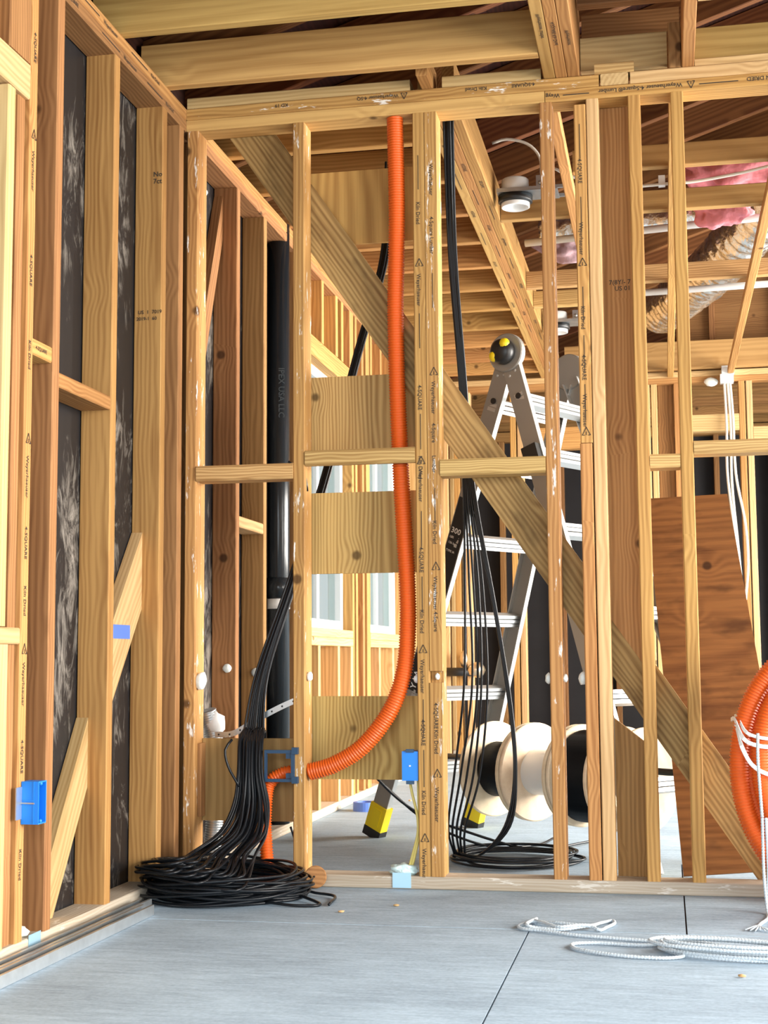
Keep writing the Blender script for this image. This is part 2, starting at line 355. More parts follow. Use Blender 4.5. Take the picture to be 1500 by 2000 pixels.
# ------------------------------------------------------------------ floor
fl = struct('floor', 'grey dusty plywood subfloor', 'floor')
G = 0.002
def fpanel(x0, x1, y0, y1): return lum('floor_panel', fl, M_floor, (x0 + G, x1 - G), (y0 + G, y1 - G), (-0.019, 0), 'X', 0.0015)
for (y0, y1, xs) in [(-4.24, -3.02, (-.1, 1.124, 3.56, 5)), (-3.02, -1.8, (-.1, 2.3, 5)), (-1.8, -.58, (-.1, 1.124, 3.56, 5)), (-.58, .64, (-.1, 1.512, 3.95, 5)),
                     (.64, 1.86, (-.1, 1.22, 3.6, 5)), (1.86, 3.08, (-.1, 2.2, 5)), (3.08, 4.3, (-.1, 1.0, 3.4, 5)), (4.3, 5.52, (-.1, 2.2, 5)), (5.52, 7.0, (-.1, 1.2, 5))]:
    for a, b in zip(xs, xs[1:]): fpanel(a, b, y0, y1)
lum('joist_deck', fl, M_raft, (-.1, 5), (-4.24, 7.0), (-0.06, -0.021), 'X', 0)
gr = MB().box((-30, 30), (-30, 30), (-0.35, -0.30)).build('exterior_ground', M_ground); tag(gr, 'pale ground outside the building', 'ground', None, 'structure')

# ------------------------------------------------------------------ front partition wall
wf = struct('wall_front', 'open stud partition wall crossed by a long diagonal brace', 'wall')
DEP = (0.0, 0.089)
def stud(x0, x1, z0=0.038, z1=T1, mat=M_fir, y=DEP, parent=None): return lum('stud', parent or wf, mat, (x0, x1), y, (z0, z1), 'Z')
s_corner = stud(0.002, 0.040, mat=M_scuf)
s_A = stud(0.355, 0.393, mat=M_scuf)
s_B1 = stud(0.742, 0.7795)
b2 = MB().box((.7805, .818), (0, .089), (.645, T1)).box((.7805, .818), (-.002, .087), (.038, .610)).box((.7805, .818), (.03, .087), (.610, .645)).build('stud', M_scuf, wf, grain=(0, 0, 1))
s_C = stud(1.141, 1.179, mat=M_scuf)
s_D1 = stud(1.246, 1.282, 1.322, 2.372, y=(-.001, .088)); stud(1.244, 1.2805, 0.038, 1.320, y=(-.003, .086))
stud(1.284, 1.3215, mat=M_pale); stud(1.41, 1.448, mat=M_fir); s_F = stud(1.538, 1.576); stud(1.944, 1.982); stud(2.35, 2.388); stud(2.756, 2.794); stud(3.162, 3.2)
# flat stud behind, cut where the brace passes
MB().prism([(1.318, .80), (1.41, .665), (1.41, T1), (1.318, T1)], .090, .127).build('stud', M_fir, wf, grain=(0, 0, 1))
MB().prism([(1.324, .038), (1.412, .038), (1.412, .43), (1.324, .50)], .090, .127).build('stud', M_brown, wf, grain=(0, 0, 1))
lum('bottom_plate', wf, M_dust, (.03, 4.0), (-.002, .09), (0.0005, .038), 'X')
lp1 = lum('top_plate', wf, M_joist, (.0, 1.158), (-.001, .09), (T1, T2 - .0005), 'X')
lp2 = lum('top_plate', wf, M_fir, (1.160, 3.6), (-.001, .09), (T1, T2 - .0005), 'X')
up1 = lum('top_plate', wf, M_scuf, (.0, 1.325), (-.001, .09), (T2, TOP), 'X')
lum('plate_block', wf, M_pale, (1.330, 1.414), (0.0, .086), (T2, TOP - .001), 'Y')
lum('top_plate', wf, M_pale, (1.420, 3.6), (-.001, .09), (T2, TOP), 'X')
lum('plate_block', wf, M_block, (1.312, 1.432), (0.0, .05), (TOP, TOP + .034), 'X')
lum('nailer', wf, M_pale, (.0, .735), (.004, .088), (TOP, TOP + .038), 'X'); lum('nailer', wf, M_pale, (.838, 1.148), (.004, .088), (TOP, TOP + .038), 'X')
for x0, x1, z0, z1, yo in ((.041, .356, 1.243, 1.292, -.006), (.394, .7415, 1.281, 1.329, -.003), (.819, 1.140, 1.236, 1.287, -.004), (1.449, 1.537, 1.240, 1.281, 0), (1.577, 1.943, 1.277, 1.317, 0)):
    lum('fire_block', wf, M_block, (x0, x1), (yo, (.083 if x0 != .394 else .026) + yo), (z0, z1), 'X', .006)
# long diagonal brace on the back of the studs
bu, bl = [Vector((.20, 0, 2.49)), Vector((1.78, 0, .155))], [Vector((.095, 0, 2.42)), Vector((1.728, 0, .031))]
c0 = Vector((.13, 0, 2.475)); 
MB().prism([(.121, 2.384), (.108, 2.415), (.15, 2.47), (.22, 2.47), (1.80, .142), (1.80, -.0), (1.735, .021), (1.70, .072)], .0905, .1275).build('brace', M_brace, wf, grain=(1.58, 0, -2.33))
for x0, x1, z0, z1, mt in ((.345, .80, 2.018, 2.262, M_plyo), (.345, .80, 1.300, 1.585, M_ply), (.345, .80, .952, 1.210, M_ply), (.345, .80, .310, .567, M_ply)):
    lum('backing_panel', wf, mt, (x0, x1), (.1285, .1405), (z0, z1), 'Z', .0008)
lum('backing_panel', wf, M_plyb, (.041, .354), (.075, .087), (.184, .438), 'Z', .0008)
lum('cleat', wf, M_brown, (.041, .052), (.03, .074), (.20, .425), 'Z', .001)
for i, (x, z, r) in enumerate(((.050, .618, .024), (.400, .630, .013), (.735, .622, .012), (.800, .628, .009), (1.135, .621, .014), (1.184, .621, .011), (1.237, .620, .017))):
    blob('foam_plug', wf, M_foam, (x, .030 if i != 3 else .022, z), r, (.8, 1, 1.15), .3, 2, seed=i)
lum('nail_plate', wf, M_plate, (.662, .718), (-.0045, -.0025), (.004, .048), 'X', 0)
blob('putty_seal', wf, M_putty, (.690, .035, .052), .034, (1.15, .8, .55), .5, 3, 2.4, 4)
# stamps on the lumber
def vstamp(parent, x, zs, y=-.0012, mat=M_ink, size=.017):
    for z, s in zs:
        if s == 'tri': logo('stamp_mark', parent, mat, (x - .004, y, z), (1, 0, 0), (0, 0, 1), .024)
        elif s == '-': MB().box((x + .006, x + .008), (y, y + .0004), (z - .11, z)).build('stamp_line', mat, parent)
        else: text('stamp', parent, mat, s, size, (x, y, z), (0, 0, -1), (1, 0, 0))
W = 'Weyerhaeuser'
vstamp(s_B1, .753, ((1.895, 'tri'), (1.87, W), (1.745, '-'), (1.52, '4-SQUARE'), (1.43, '-'), (1.30, 'Kiln Dried'), (1.275, 'tri'), (1.26, W), (1.13, '-'), (1.02, '4-SQUARE'), (.93, '-'), (.83, 'Kiln Dried'), (.70, 'tri'), (.68, W), (.56, '-'), (.50, '4-SQUARE'), (.41, '-'), (.29, 'Kiln Dried'), (.14, 'tri'), (.12, W), (2.10, 'Kiln Dried'), (2.25, '-')))
vstamp(b2, .795, ((2.22, W), (2.05, '4-Square Lumber'), (1.87, '-'), (1.55, 'tri'), (1.53, W), (1.40, '4-Square'), (1.30, 'Lumber'), (1.20, '-'), (1.10, 'Kiln Dried'), (.95, 'tri'), (.93, W + ' 4-Square')), y=-.0008)
vstamp(b2, .793, ((.55, '4-SQUARE'), (.47, 'Kiln Dried'), (.33, 'tri'), (.30, W)), y=-.003)
vstamp(s_D1, 1.256, ((2.31, '-'), (2.20, '4-SQUARE'), (2.08, '-'), (2.0, W), (1.865, 'tri'), (1.80, '-'), (1.74, 'Kiln Dried'), (1.65, '-'), (1.59, '4-SQUARE'), (1.50, '-'), (1.47, W), (1.345, 'tri')), y=-.0022)
for x, s in ((1.62, W + ' 4-Square\u00ae Lumber'),): text('stamp', lp2, M_ink, s, .018, (x - .045, -.0022, T2 - .012), (-1, 0, 0), (0, 0, -1))
logo('stamp_mark', lp2, M_ink, (1.612, -.0022, T2 - .009), (-1, 0, 0), (0, 0, -1), .022)
MB().box((1.625, 1.74), (-.0024, -.002), (T2 - .022, T2 - .019)).build('stamp_line', M_ink, lp2)
MB().box((1.215, 1.295), (-.0024, -.002), (T2 - .022, T2 - .019)).build('stamp_line', M_ink, lp2)
text('stamp', lp2, M_ink, 'KILN DRIED', .018, (1.86, -.0022, T2 - .012), (-1, 0, 0), (0, 0, -1))
text('stamp', lp2, M_ink, 'Weyg', .018, (1.205, -.0022, T2 - .014), (-1, 0, 0), (0, 0, -1))
for x, s in ((.70, 'Weyerhaeuser 4-SQ'), (.98, 'Kiln Dried'), (1.13, '4-SQUARE'), (.34, 'KD 19')): text('stamp', up1, M_ink, s, .016, (x, -.0022, TOP - .010), (-1, 0, 0), (0, 0, -1))
logo('stamp_mark', up1, M_ink, (.728, -.0022, TOP - .008), (-1, 0, 0), (0, 0, -1), .02)
text('stamp', wf, M_ink, '7(8Y/- 7\n   US 01', .020, (1.338, .0894, 1.825), (1, 0, 0), (0, 0, 1))
# ------------------------------------------------------------------ left wall
wl = struct('wall_left', 'long left stud wall with black building paper between its studs', 'wall')
XL = (-.089, 0.0)
def lstud(y0, y1, z0=.038, z1=T1, mat=M_fir): return lum('stud', wl, mat, XL, (y0, y1), (z0, z1), 'Z')
L3 = None
for y0, mt in ((-.990, M_brown), (-.610, M_fir), (-.219, M_fir), (-.062, M_brown)):
    s = lstud(y0, y0 + .038, mat=mt)
    if y0 == -.219: L3 = s
L0 = lstud(-1.145, -1.107, mat=M_fir)
vs = M_ink
def lstamp(parent, y, items):
    for z, s in items:
        if s == 'tri': logo('stamp_mark', parent, vs, (.0012, y - .004, z), (0, 1, 0), (0, 0, 1), .024)
        else: text('stamp', parent, vs, s, .017, (.0012, y, z), (0, 0, -1), (0, 1, 0))
lstamp(L0, -1.133, ((2.22, '4-SQUARE'), (1.95, 'tri'), (1.92, W), (1.66, '4-SQUARE'), (1.45, 'Kiln Dried'), (1.20, 'tri'), (1.17, W), (1.0, '4-SQUARE'), (.86, 'Kiln Dried'), (.70, 'tri'), (.68, W), (.50, '4-SQUARE'), (.25, 'Kiln Dried')))
text('stamp', L3, M_ink, 'US  1  7019', .016, (-.075, -.2202, 1.735), (1, 0, 0), (0, 0, 1)); text('stamp', L3, M_ink, '2019-1  60', .015, (-.080, -.2202, 1.715), (1, 0, 0), (0, 0, 1))
text('stamp', L3, M_ink, 'No\n7ct', .022, (-.030, -.2202, 2.165), (1, 0, 0), (0, 0, 1))
lum('trimmer', wl, M_brown, (-.089, -.012), (-1.186, -1.148), (.038, 2.04), 'Z')
lum('trimmer', wl, M_pale, (-.080, 0), (-1.262, -1.224), (.762, 2.035), 'Z')
lum('header', wl, M_pale, (-.089, 0), (-2.9, -1.150), (2.04, 2.128), 'Y'); lum('sill_plate', wl, M_pale, (-.089, .0), (-2.9, -1.150), (.722, .760), 'Y')
for y in (-1.245, -1.60, -2.0, -2.4): lum('cripple', wl, M_pale, XL, (y, y + .038), (.038, .721), 'Z')
lum('cripple', wl, M_brown, XL, (-1.262, -1.15), (2.129, T1), 'Z')
lum('sheathing', wl, M_plyb, (-.105, -.0905), (-3.6, -1.13), (0, .722), 'Y', 0); lum('sheathing', wl, M_plyb, (-.105, -.0905), (-3.6, -1.13), (2.128, 2.5), 'Y', 0)
lum('sheathing', wl, M_paper, (-.105, -.0905), (-1.13, 1.66), (0, TOP), 'Y', 0)
lum('bottom_plate', wl, M_dust, XL, (-3.6, 6.9), (.0005, .038), 'Y')
lum('top_plate', wl, M_brown, XL, (-3.6, -.002), (T1, T2 - .0005), 'Y'); lum('top_plate', wl, M_fir, XL, (-3.6, -.002), (T2, TOP), 'Y')
for z, ys in ((T1, (-.95, -.55, -.2)), (T2, (-1.1, -.7, -.33))):
    tpl = [c for c in wl.children if c.name.startswith('top_plate')][0 if z == T1 else 1]
    for q, y in enumerate(ys):
        text('stamp', tpl, M_ink, ('4-SQUARE', 'Weyerhaeuser', 'Kiln Dried')[q], .017, (.0012, y, z + .012), (0, 1, 0), (0, 0, 1)); MB().box((.0008, .0013), (y - .16, y - .03), (z + .017, z + .020)).build('stamp_line', M_ink, tpl)
lum('top_plate', wl, M_brown, XL, (0, 6.9), (T1, T2 - .0005), 'Y'); lum('top_plate', wl, M_fir, XL, (0, 6.9), (T2, TOP), 'Y')
lum('fire_block', wl, M_fir, (-.089, -.002), (-.951, -.611), (1.369, 1.407), 'Y'); fb = lum('fire_block', wl, M_fir, (-.089, -.004), (-1.106, -.991), (1.422, 1.462), 'Y')
text('stamp', fb, M_ink, '4-SQUARE', .014, (-.0028, -1.085, 1.437), (0, 1, 0), (0, 0, 1))
# let-in diagonal brace pieces between the studs
def letin(pts, mat, x0=-.088, x1=-.054): 
    g_ = Vector((0, pts[0][0] - pts[3][0], pts[0][1] - pts[3][1]))
    return MB().poly([(x0, *p) for p in pts], (x1 - x0, 0, 0)).build('let_in_brace', mat, wl, grain=g_)
letin([(-.2195, 1.065), (-.2195, .835), (-.5715, .41), (-.5715, .64)], M_pale); letin([(-.6105, .53), (-.6105, .345), (-.82, .039), (-.945, .039)], M_pale); letin([(.559, 2.36), (.559, 2.20), (.20, 1.30), (.20, 1.50)], M_brown)
lum('tape_wrap', wl, M_tape, (-.0538, -.0525), (-.45, -.315), (.745, .785), 'Y', 0)
# beyond the partition
for y0, mt in ((.560, M_brown), (.915, M_brown), (1.40, M_brown)): lstud(y0, y0 + .038, mat=mt)
lstud(.10, .138, mat=M_fir)
lum('fire_block', wl, M_pale, (-.089, -.002), (.599, .914), (1.155, 1.195), 'Y')
lstud(1.50, 1.538, mat=M_pale); 
lum('sheathing', wl, M_plyb, (-.105, -.0905), (1.66, 6.9), (0, .742), 'Y', 0); lum('sheathing', wl, M_plyb, (-.105, -.0905), (1.66, 6.9), (2.10, TOP), 'Y', 0)
lum('sheathing', wl, M_plyb, (-.105, -.0905), (2.49, 2.89), (.742, 2.10), 'Z', 0); lum('sheathing', wl, M_plyb, (-.105, -.0905), (3.86, 6.9), (.742, 2.10), 'Y', 0)
for a, b in ((1.56, 2.48), (2.90, 3.84)):
    lum('header', wl, M_fir, XL, (a, b), (2.008, 2.098), 'Y'); lum('sill_plate', wl, M_pale, XL, (a, b), (.782, .820), 'Y'); lum('sill_plate', wl, M_pale, XL, (a, b), (.744, .781), 'Y')
    for y in (a + .22, a + .60, b - .04): lum('cripple', wl, M_pale, XL, (y, y + .036), (.038, .743), 'Z')
    for y in (a + .04, a + .30, a + .58, a + .70, b - .04): lum('cripple', wl, M_fir, XL, (y, y + .036), (2.099, T1), 'Z')
    lum('trimmer', wl, M_fir, XL, (b, b + .036), (.038, T1), 'Z'); lum('trimmer', wl, M_fir, XL, (a - .038, a - .002), (.038, T1), 'Z')
for y in (2.56, 2.72, 2.82, 4.3, 4.7, 5.1, 5.5, 5.9, 6.3): lstud(y, y + .037, mat=M_fir if y < 4 else M_pale)
for i, (y, z) in enumerate(((.553, .654), (.909, .636), (.2, 2.25))): blob('foam_plug', wl, M_foam, (-.03 if i < 2 else -.01, y, z), .016, (1, .7, 1), .25, 2, seed=20 + i)
# fibres of insulation left on the paper edges are fine relief only
for n, (a, b) in enumerate(((1.56, 2.48), (2.90, 3.84))):
    wn = struct('window_%d' % (n + 1), 'vinyl framed window in the left wall, %s the partition' % ('nearest' if n == 0 else 'second beyond'), 'window')
    f = .045
    for yy, zz in (((a, a + f), (.82, 2.008)), ((b - f, b), (.82, 2.008)), ((a + f, b - f), (.82, .82 + f)), ((a + f, b - f), (2.008 - f, 2.008))):
        lum('frame', wn, M_vinyl, (-.115, -.05), yy, zz, None, .002)
    m_ = (a + b) / 2
    lum('mullion', wn, M_vinyl, (-.10, -.06), (m_ - .02, m_ + .02), (.865, 1.963), 'Z', .002)
    for y0, y1 in ((a + f, m_ - .02), (m_ + .02, b - f)): lum('pane', wn, M_glass, (-.083, -.079), (y0, y1), (.865, 1.963), 'Z', 0)
# ------------------------------------------------------------------ far walls
wr = struct('wall_far', 'far stud partition at the end of the back room', 'wall')
YF = (4.72, 4.809)
lum('top_plate', wr, M_fir, (.0, 4.4), YF, (T1, T2 - .0005), 'X'); lum('top_plate', wr, M_pale, (0, 4.4), YF, (T2, TOP), 'X')
lum('bottom_plate', wr, M_pale, (0, .7), YF, (.0005, .038), 'X'); lum('bottom_plate', wr, M_pale, (1.36, 4.4), YF, (.0005, .038), 'X')
for x, mt in ((.02, M_pale), (.10, M_pale), (.175, M_fir), (.245, M_pale), (.54, M_fir), (.585, M_pale), (1.385, M_pale), (1.43, M_pale), (1.57, M_fir), (1.965, M_fir), (2.01, M_pale), (2.42, M_fir), (2.82, M_fir), (3.2, M_fir)): lum('stud', wr, mt, (x, x + .037), YF, (.038, T1), 'Z')
lum('stud', wr, M_brown, (1.47, 1.568), (4.77, 4.808), (.038, T1), 'Z')
lum('fire_block', wr, M_pale, (1.608, 1.964), (4.72, 4.80), (2.08, 2.185), 'X'); lum('fire_block', wr, M_pale, (2.048, 2.4), (4.72, 4.80), (1.98, 2.10), 'X')
lum('header', wr, M_fir, (.623, 1.384), YF, (2.0, 2.14), 'X')
lum('header', wr, M_joist, (.9, 4.4), (4.66, 4.70), (TOP + .002, TOP + .18), 'X')
MB().poly([(1.60, 4.83, TOP + .02), (4.3, 4.83, TOP + .02), (4.3, 4.83, 3.20), (3.2, 4.83, 3.60), (1.60, 4.83, 3.05)], (0, .012, 0)).build('sheathing', M_brown, wr, grain=(1, 0, 0))
for x in (1.80, 2.2, 2.6): lum('gable_stud', wr, M_brown, (x, x + .037), (4.79, 4.828), (TOP + .185, 3.06), 'Z')
wb = struct('wall_back', 'dark papered outside wall behind the far partition', 'wall')
lum('sheathing', wb, M_tar, (-.1, 5), (6.96, 6.98), (0, 2.6), 'X', 0)
for x in (.22, .69, 1.10, 1.5, 1.88, 2.29, 2.7): lum('stud', wb, M_brown, (x, x + .04), (6.87, 6.959), (.038, T1), 'Z')
lum('bottom_plate', wb, M_brown, (0, 4.9), (6.87, 6.959), (0, .037), 'X'); lum('top_plate', wb, M_brown, (0, 4.9), (6.87, 6.959), (T1, TOP), 'X')
lum('fire_block', wb, M_brown, (.731, 1.099), (6.87, 6.95), (1.03, 1.07), 'X')
wi = struct('wall_right', 'open stud wall on the right side of the building', 'wall')
for y in (-3.4, -1.0, .9, 2.6, 4.4, 6.4): lum('stud', wi, M_fir, (4.3, 4.389), (y, y + .038), (.038, T1), 'Z')
lum('bottom_plate', wi, M_fir, (4.3, 4.389), (-3.6, 6.9), (.0005, .038), 'Y'); lum('top_plate', wi, M_fir, (4.3, 4.389), (-3.6, 6.9), (T1, TOP), 'Y')

# ------------------------------------------------------------------ ceiling framing
ce = struct('ceiling', 'open ceiling of joists, beams and stringers with no lining', 'ceiling')
JT = TOP + .14
for y, z in ((-.19, 0), (-.575, 0), (-.98, 0), (-1.39, 0), (-1.8, 0), (-2.2, 0)): lum('joist', ce, M_joist, (-.085, 1.155), (y, y + .038), (TOP, JT), 'X')
for y in (-.47, -.9, -1.3, -1.7, -2.1): lum('joist', ce, M_pale, (1.614, 4.35), (y, y + .038), (TOP, JT), 'X')
for i in range(3):
    g_ = lum('beam_ply', ce, M_fir if i else M_joist, (1.157 + i * .0365, 1.1925 + i * .0365), (-2.6, .088), (TOP + .0005, TOP + .235), 'Y', .002)
    text('stamp', g_, M_ink, W, .017, (1.168 + i * .0365, -.36 + i * .05, TOP - .0005), (0, 1, 0), (1, 0, 0)) if False else None
    t_ = text('stamp', g_, M_ink, ('Weyerhaeuser Lumber', '4-SQUARE Kiln Dried', 'Weyerhaeuser')[i], .017, (1.182 + i * .0365, -.45 + i * .06, TOP - .0006), (0, 1, 0), (-1, 0, 0))
lum('stringer', ce, M_fir, (1.575, 1.612), (-2.6, .088), (TOP + .0005, TOP + .14), 'Y')
lum('stringer', ce, M_fir, (.772, .808), (-.10, .088), (TOP + .0005, TOP + .085), 'Y')
lum('blocking', ce, M_pale, (1.268, 1.533), (.052, .088), (TOP + .036, TOP + .143), 'X'); lum('blocking', ce, M_brown, (1.536, 1.574), (.0, .08), (TOP + .001, TOP + .145), 'Z')
lum('joist', ce, M_brown, (1.27, 1.574), (.12, .158), (TOP + .02, TOP + .25), 'X'); lum('joist', ce, M_brown, (1.27, 1.574), (-.13, -.09), (TOP + .165, TOP + .30), 'X')
lum('blocking', ce, M_joist, (1.614, 4.3), (.045, .083), (TOP + .028, TOP + .14), 'X'); lum('blocking', ce, M_pale, (1.614, 4.3), (.01, .044), (TOP + .001, TOP + .027), 'X')
for y in (.456, .87, 1.285, 1.68, 2.074, 2.473, 2.881, 3.304, 3.725, 4.134, 4.52): lum('joist', ce, M_fir, (-.085, .742), (y, y + .038), (TOP, JT), 'X')
for y in (5.2, 5.6, 6.0, 6.4, 6.8): lum('joist', ce, M_brown, (-.085, 4.3), (y, y + .038), (TOP, JT), 'X')
for i in range(3):
  fbm = lum('beam_ply', ce, (M_joist, M_fir, M_fir)[i], (.744 + i * .0395, .783 + i * .0395), (.10, 4.809), (TOP + .0005, TOP + .14), 'Y', .002)
  for k in range(4):
    text('stamp', fbm, M_ink, ('Weyerhaeuser', '4-SQUARE', 'Kiln Dried')[(i + k) % 3], .018, (.772 + i * .0395, .5 + k * .75 + i * .2, TOP - .0006), (0, 1, 0), (-1, 0, 0))
    MB().box((.762 + i * .0395, .764 + i * .0395), (.8 + k * .75 + i * .2, .98 + k * .75 + i * .2), (TOP - .0004, TOP + .0004)).build('stamp_line', M_ink, fbm)
for y in (.88, 1.40, 2.50, 2.88): lum('joist', ce, M_joist if y < 2 else M_block, (1.19 if y < 1 else .864, 4.35 if y < 2.6 else 1.30), (y, y + .038), (TOP + .0005, TOP + .085), 'X')
for x, y1 in ((1.150, 2.4), (1.535, 4.71), (1.90, 4.71)): lum('stringer', ce, M_fir, (x, x + .038), (.10, y1), (TOP - .038, TOP), 'Y')

# ------------------------------------------------------------------ roof
ro = struct('roof', 'dark sloping roof of rafters under boards', 'roof')
th = math.atan(.333); XR = 3.2
def roofz(x): return 2.537 + .333 * min(x, 2 * XR - x)
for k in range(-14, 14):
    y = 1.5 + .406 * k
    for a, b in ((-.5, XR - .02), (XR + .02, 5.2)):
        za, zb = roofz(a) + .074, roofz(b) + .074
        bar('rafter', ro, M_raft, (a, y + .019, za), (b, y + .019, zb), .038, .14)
for y0 in (-4.32, 7.0): MB().poly([(-.5, y0, TOP), (5.2, y0, TOP), (5.2, y0, roofz(5.2) + .2), (XR, y0, roofz(XR) + .2), (-.5, y0, roofz(-.5) + .2)], (0, .02, 0)).build('gable_light_block', M_deck, ro, grain=(1, 0, 0))  # end walls added to keep sky light out so the attic stays dark
for x0 in (-.125, 4.40): lum('eave_light_block', ro, M_deck, (x0, x0 + .02), (-4.3, 7.0), (TOP, 2.70 if x0 < 0 else 3.0), 'Y', 0)  # dark boards added along both eaves to shut sky light out
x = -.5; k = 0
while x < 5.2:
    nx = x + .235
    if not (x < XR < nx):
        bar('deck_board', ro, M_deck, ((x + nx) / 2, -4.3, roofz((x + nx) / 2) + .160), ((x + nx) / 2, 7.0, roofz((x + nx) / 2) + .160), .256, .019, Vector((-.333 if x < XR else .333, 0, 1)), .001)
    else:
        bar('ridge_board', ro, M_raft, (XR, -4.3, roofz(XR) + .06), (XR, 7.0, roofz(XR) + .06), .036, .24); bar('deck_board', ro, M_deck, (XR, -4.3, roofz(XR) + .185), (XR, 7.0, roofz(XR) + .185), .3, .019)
    x = nx

# ------------------------------------------------------------------ orange conduit in the wall
oc = thing('orange_conduit', 'corrugated orange conduit dropping from the top plate and curving left', 'conduit', (.39, .04, .338))
corrugated('tube', oc, M_orange, [(.682, .030, 2.386), (.685, .034, 2.11), (.680, .045, 1.945), (.675, .05, 1.78), (.676, .055, 1.617), (.679, .060, 1.455), (.684, .062, 1.305), (.688, .06, 1.213), (.698, .05, 1.054), (.707, .042, .896), (.707, .04, .77), (.695, .038, .646), (.654, .036, .53), (.569, .036, .421), (.477, .036, .363), (.394, .036, .338)], .0265)
oc2 = thing('orange_conduit', 'short orange conduit stub hanging behind the black cables', 'conduit', (.33, .03, .05))
corrugated('tube', oc2, M_orange, [(.352, .03, .338), (.318, .028, .335), (.272, .024, .30), (.262, .018, .20), (.268, .010, .11), (.276, .004, .045)], .021, sides=14)

# ------------------------------------------------------------------ black cables: ceiling to coil on the floor
cb = thing('cable_coil', 'thick hank of black cables hanging over plywood and coiled on the floor', 'cables', (.21, -.2, 0))
rnd = random.Random(3)
NC = 30
for i in range(NC):
    j = lambda s: rnd.uniform(-s, s)
    u, v = (i / (NC - 1)) * 2 - 1, j(1)
    hx = .212 + u * .036
    pts = []
    if i % 3 == 0: pts += [(.56 + u * .02, .62 + v * .02, 2.46), (.536 + u * .014, .6 + v * .01, 2.111), (.469 + u * .012, .45 + v * .01, 1.729), (.385 + u * .013, .30 + v * .01, 1.27), (.300 + u * .016, .20 + v * .01, .927), (.216 + u * .022, .145 + v * .01, .632)]
    else: pts += [(hx + j(.01), .115, .30 + j(.03))]
    pts += [(hx - .012, .108 + v * .006, .435), (hx, .06, .462 + .008 * v), (hx + .006, .012 + .010 * v, .435 + .006 * v), (hx + .016, -.028 + .016 * v, .34)]
    pts += [(hx + .026 + .016 * u + j(.005), -.05 + .024 * v, .25), (hx + .020 + .036 * u + j(.008), -.10 + .03 * v, .170), (hx - .02 + .06 * u + j(.010), -.20 + .035 * v, .118)]
    a = .225 + j(.032); b = .185 + j(.045); zc = .012 + .085 * (i * 7 % NC) / NC; cx, cy = .205 + j(.012), -.205 + j(.012)
    turns = rnd.uniform(1.2, 1.9); n = int(turns * 16); pa = math.radians(272 + 26 * u)
    for k in range(n):
        t = pa - 2 * math.pi * k / 16
        rr = 1 + .045 * math.sin(2 * t + i) - .03 * k / n
        pts.append((cx + a * rr * math.cos(t), cy + b * rr * math.sin(t), max(.006, (zc * (1 - .5 * k / n) + .010 * math.sin(2 * t + i * 1.7)) * min(1, k / 7) + (.075 + .035 * (i * 11 % NC) / NC - .03 * u) * max(0, 1 - k / 7))))
    rope_tube('cable', cb, M_cable, pts, .0044, 6, .022)
for k, pts in enumerate(([(.40, -.10, .03), (.45, -.16, .012), (.53, -.20, .008), (.545, -.33, .006)], [(.36, -.33, .008), (.46, -.36, .006), (.52, -.33, .006), (.42, -.22, .015)], [(.17, -.03, .44), (.155, -.05, .41), (.165, -.05, .36), (.20, -.05, .30)])):
    rope_tube('cable', cb, M_cable, pts, .0044, 6, .015)
for k, pts in enumerate(([(.30, .10, .30), (.33, .105, .42), (.35, .14, .455), (.36, .25, .47)], [(.33, .14, .17), (.34, .16, .10), (.36, .20, .03)], [(.31, .14, .16), (.33, .17, .08), (.35, .19, .02)], [(.394, .03, 1.205), (.385, .02, 1.26), (.34, .0, 1.297)])):
    rope_tube('cable', cb, M_cable, pts, .004, 6, .015)
# ------------------------------------------------------------------ second group of black cables
c2 = thing('cable_drop', 'bundle of black cables hanging from the ceiling past the ladder to a flat coil', 'cables', (.96, .62, 0))
for i in range(8):
    j = lambda s: rnd.uniform(-s, s)
    fx = (i - 3.5) / 3.5
    pts = [(.827 + fx * .014, .2 + j(.012), 2.47), (.818 + fx * .012, .33, 2.022), (.838 + fx * .011, .40, 1.579), (.846 + fx * .018, .45, 1.256)]
    if i < 5: pts += [(.875 + fx * .052, .48 + j(.01), .95), (.885 + fx * .066 + j(.006), .50, .60), (.85 + fx * .075, .52, .30), (.80 + fx * .05, .53, .12), (.795 + fx * .03, .56, .03)]
    else: pts += [(.915 + fx * .012, .48, .85), (.958 + fx * .014, .5, .52), (.972 + fx * .012, .5, .30), (.93 + fx * .03, .5, .13), (.85, .52, .03)]
    a, b = .20 + j(.03), .19 + j(.05); z = .008 + .004 * i; st = 190
    for k in range(int(rnd.uniform(16, 26))):
        t = math.radians(st) + 2 * math.pi * k / 14
        pts.append((.965 + a * math.cos(t) * (1 + .04 * math.sin(3 * t + i)), .62 + b * math.sin(t), z))
    rope_tube('cable', c2, M_cable, pts, .0042, 6, .022)
for pts in ([(.48, .35, .42), (.52, .40, .31), (.62, .55, .18), (.78, .70, .09), (1.0, .85, .012), (1.16, 1.05, .012), (1.22, 1.18, .012)], [(.44, .35, .40), (.55, .5, .25), (.68, .62, .12), (.85, .78, .03), (1.0, .98, .01), (1.05, 1.2, .01)]):
    rope_tube('cable', c2, M_cable, pts, .0045, 6, .022)
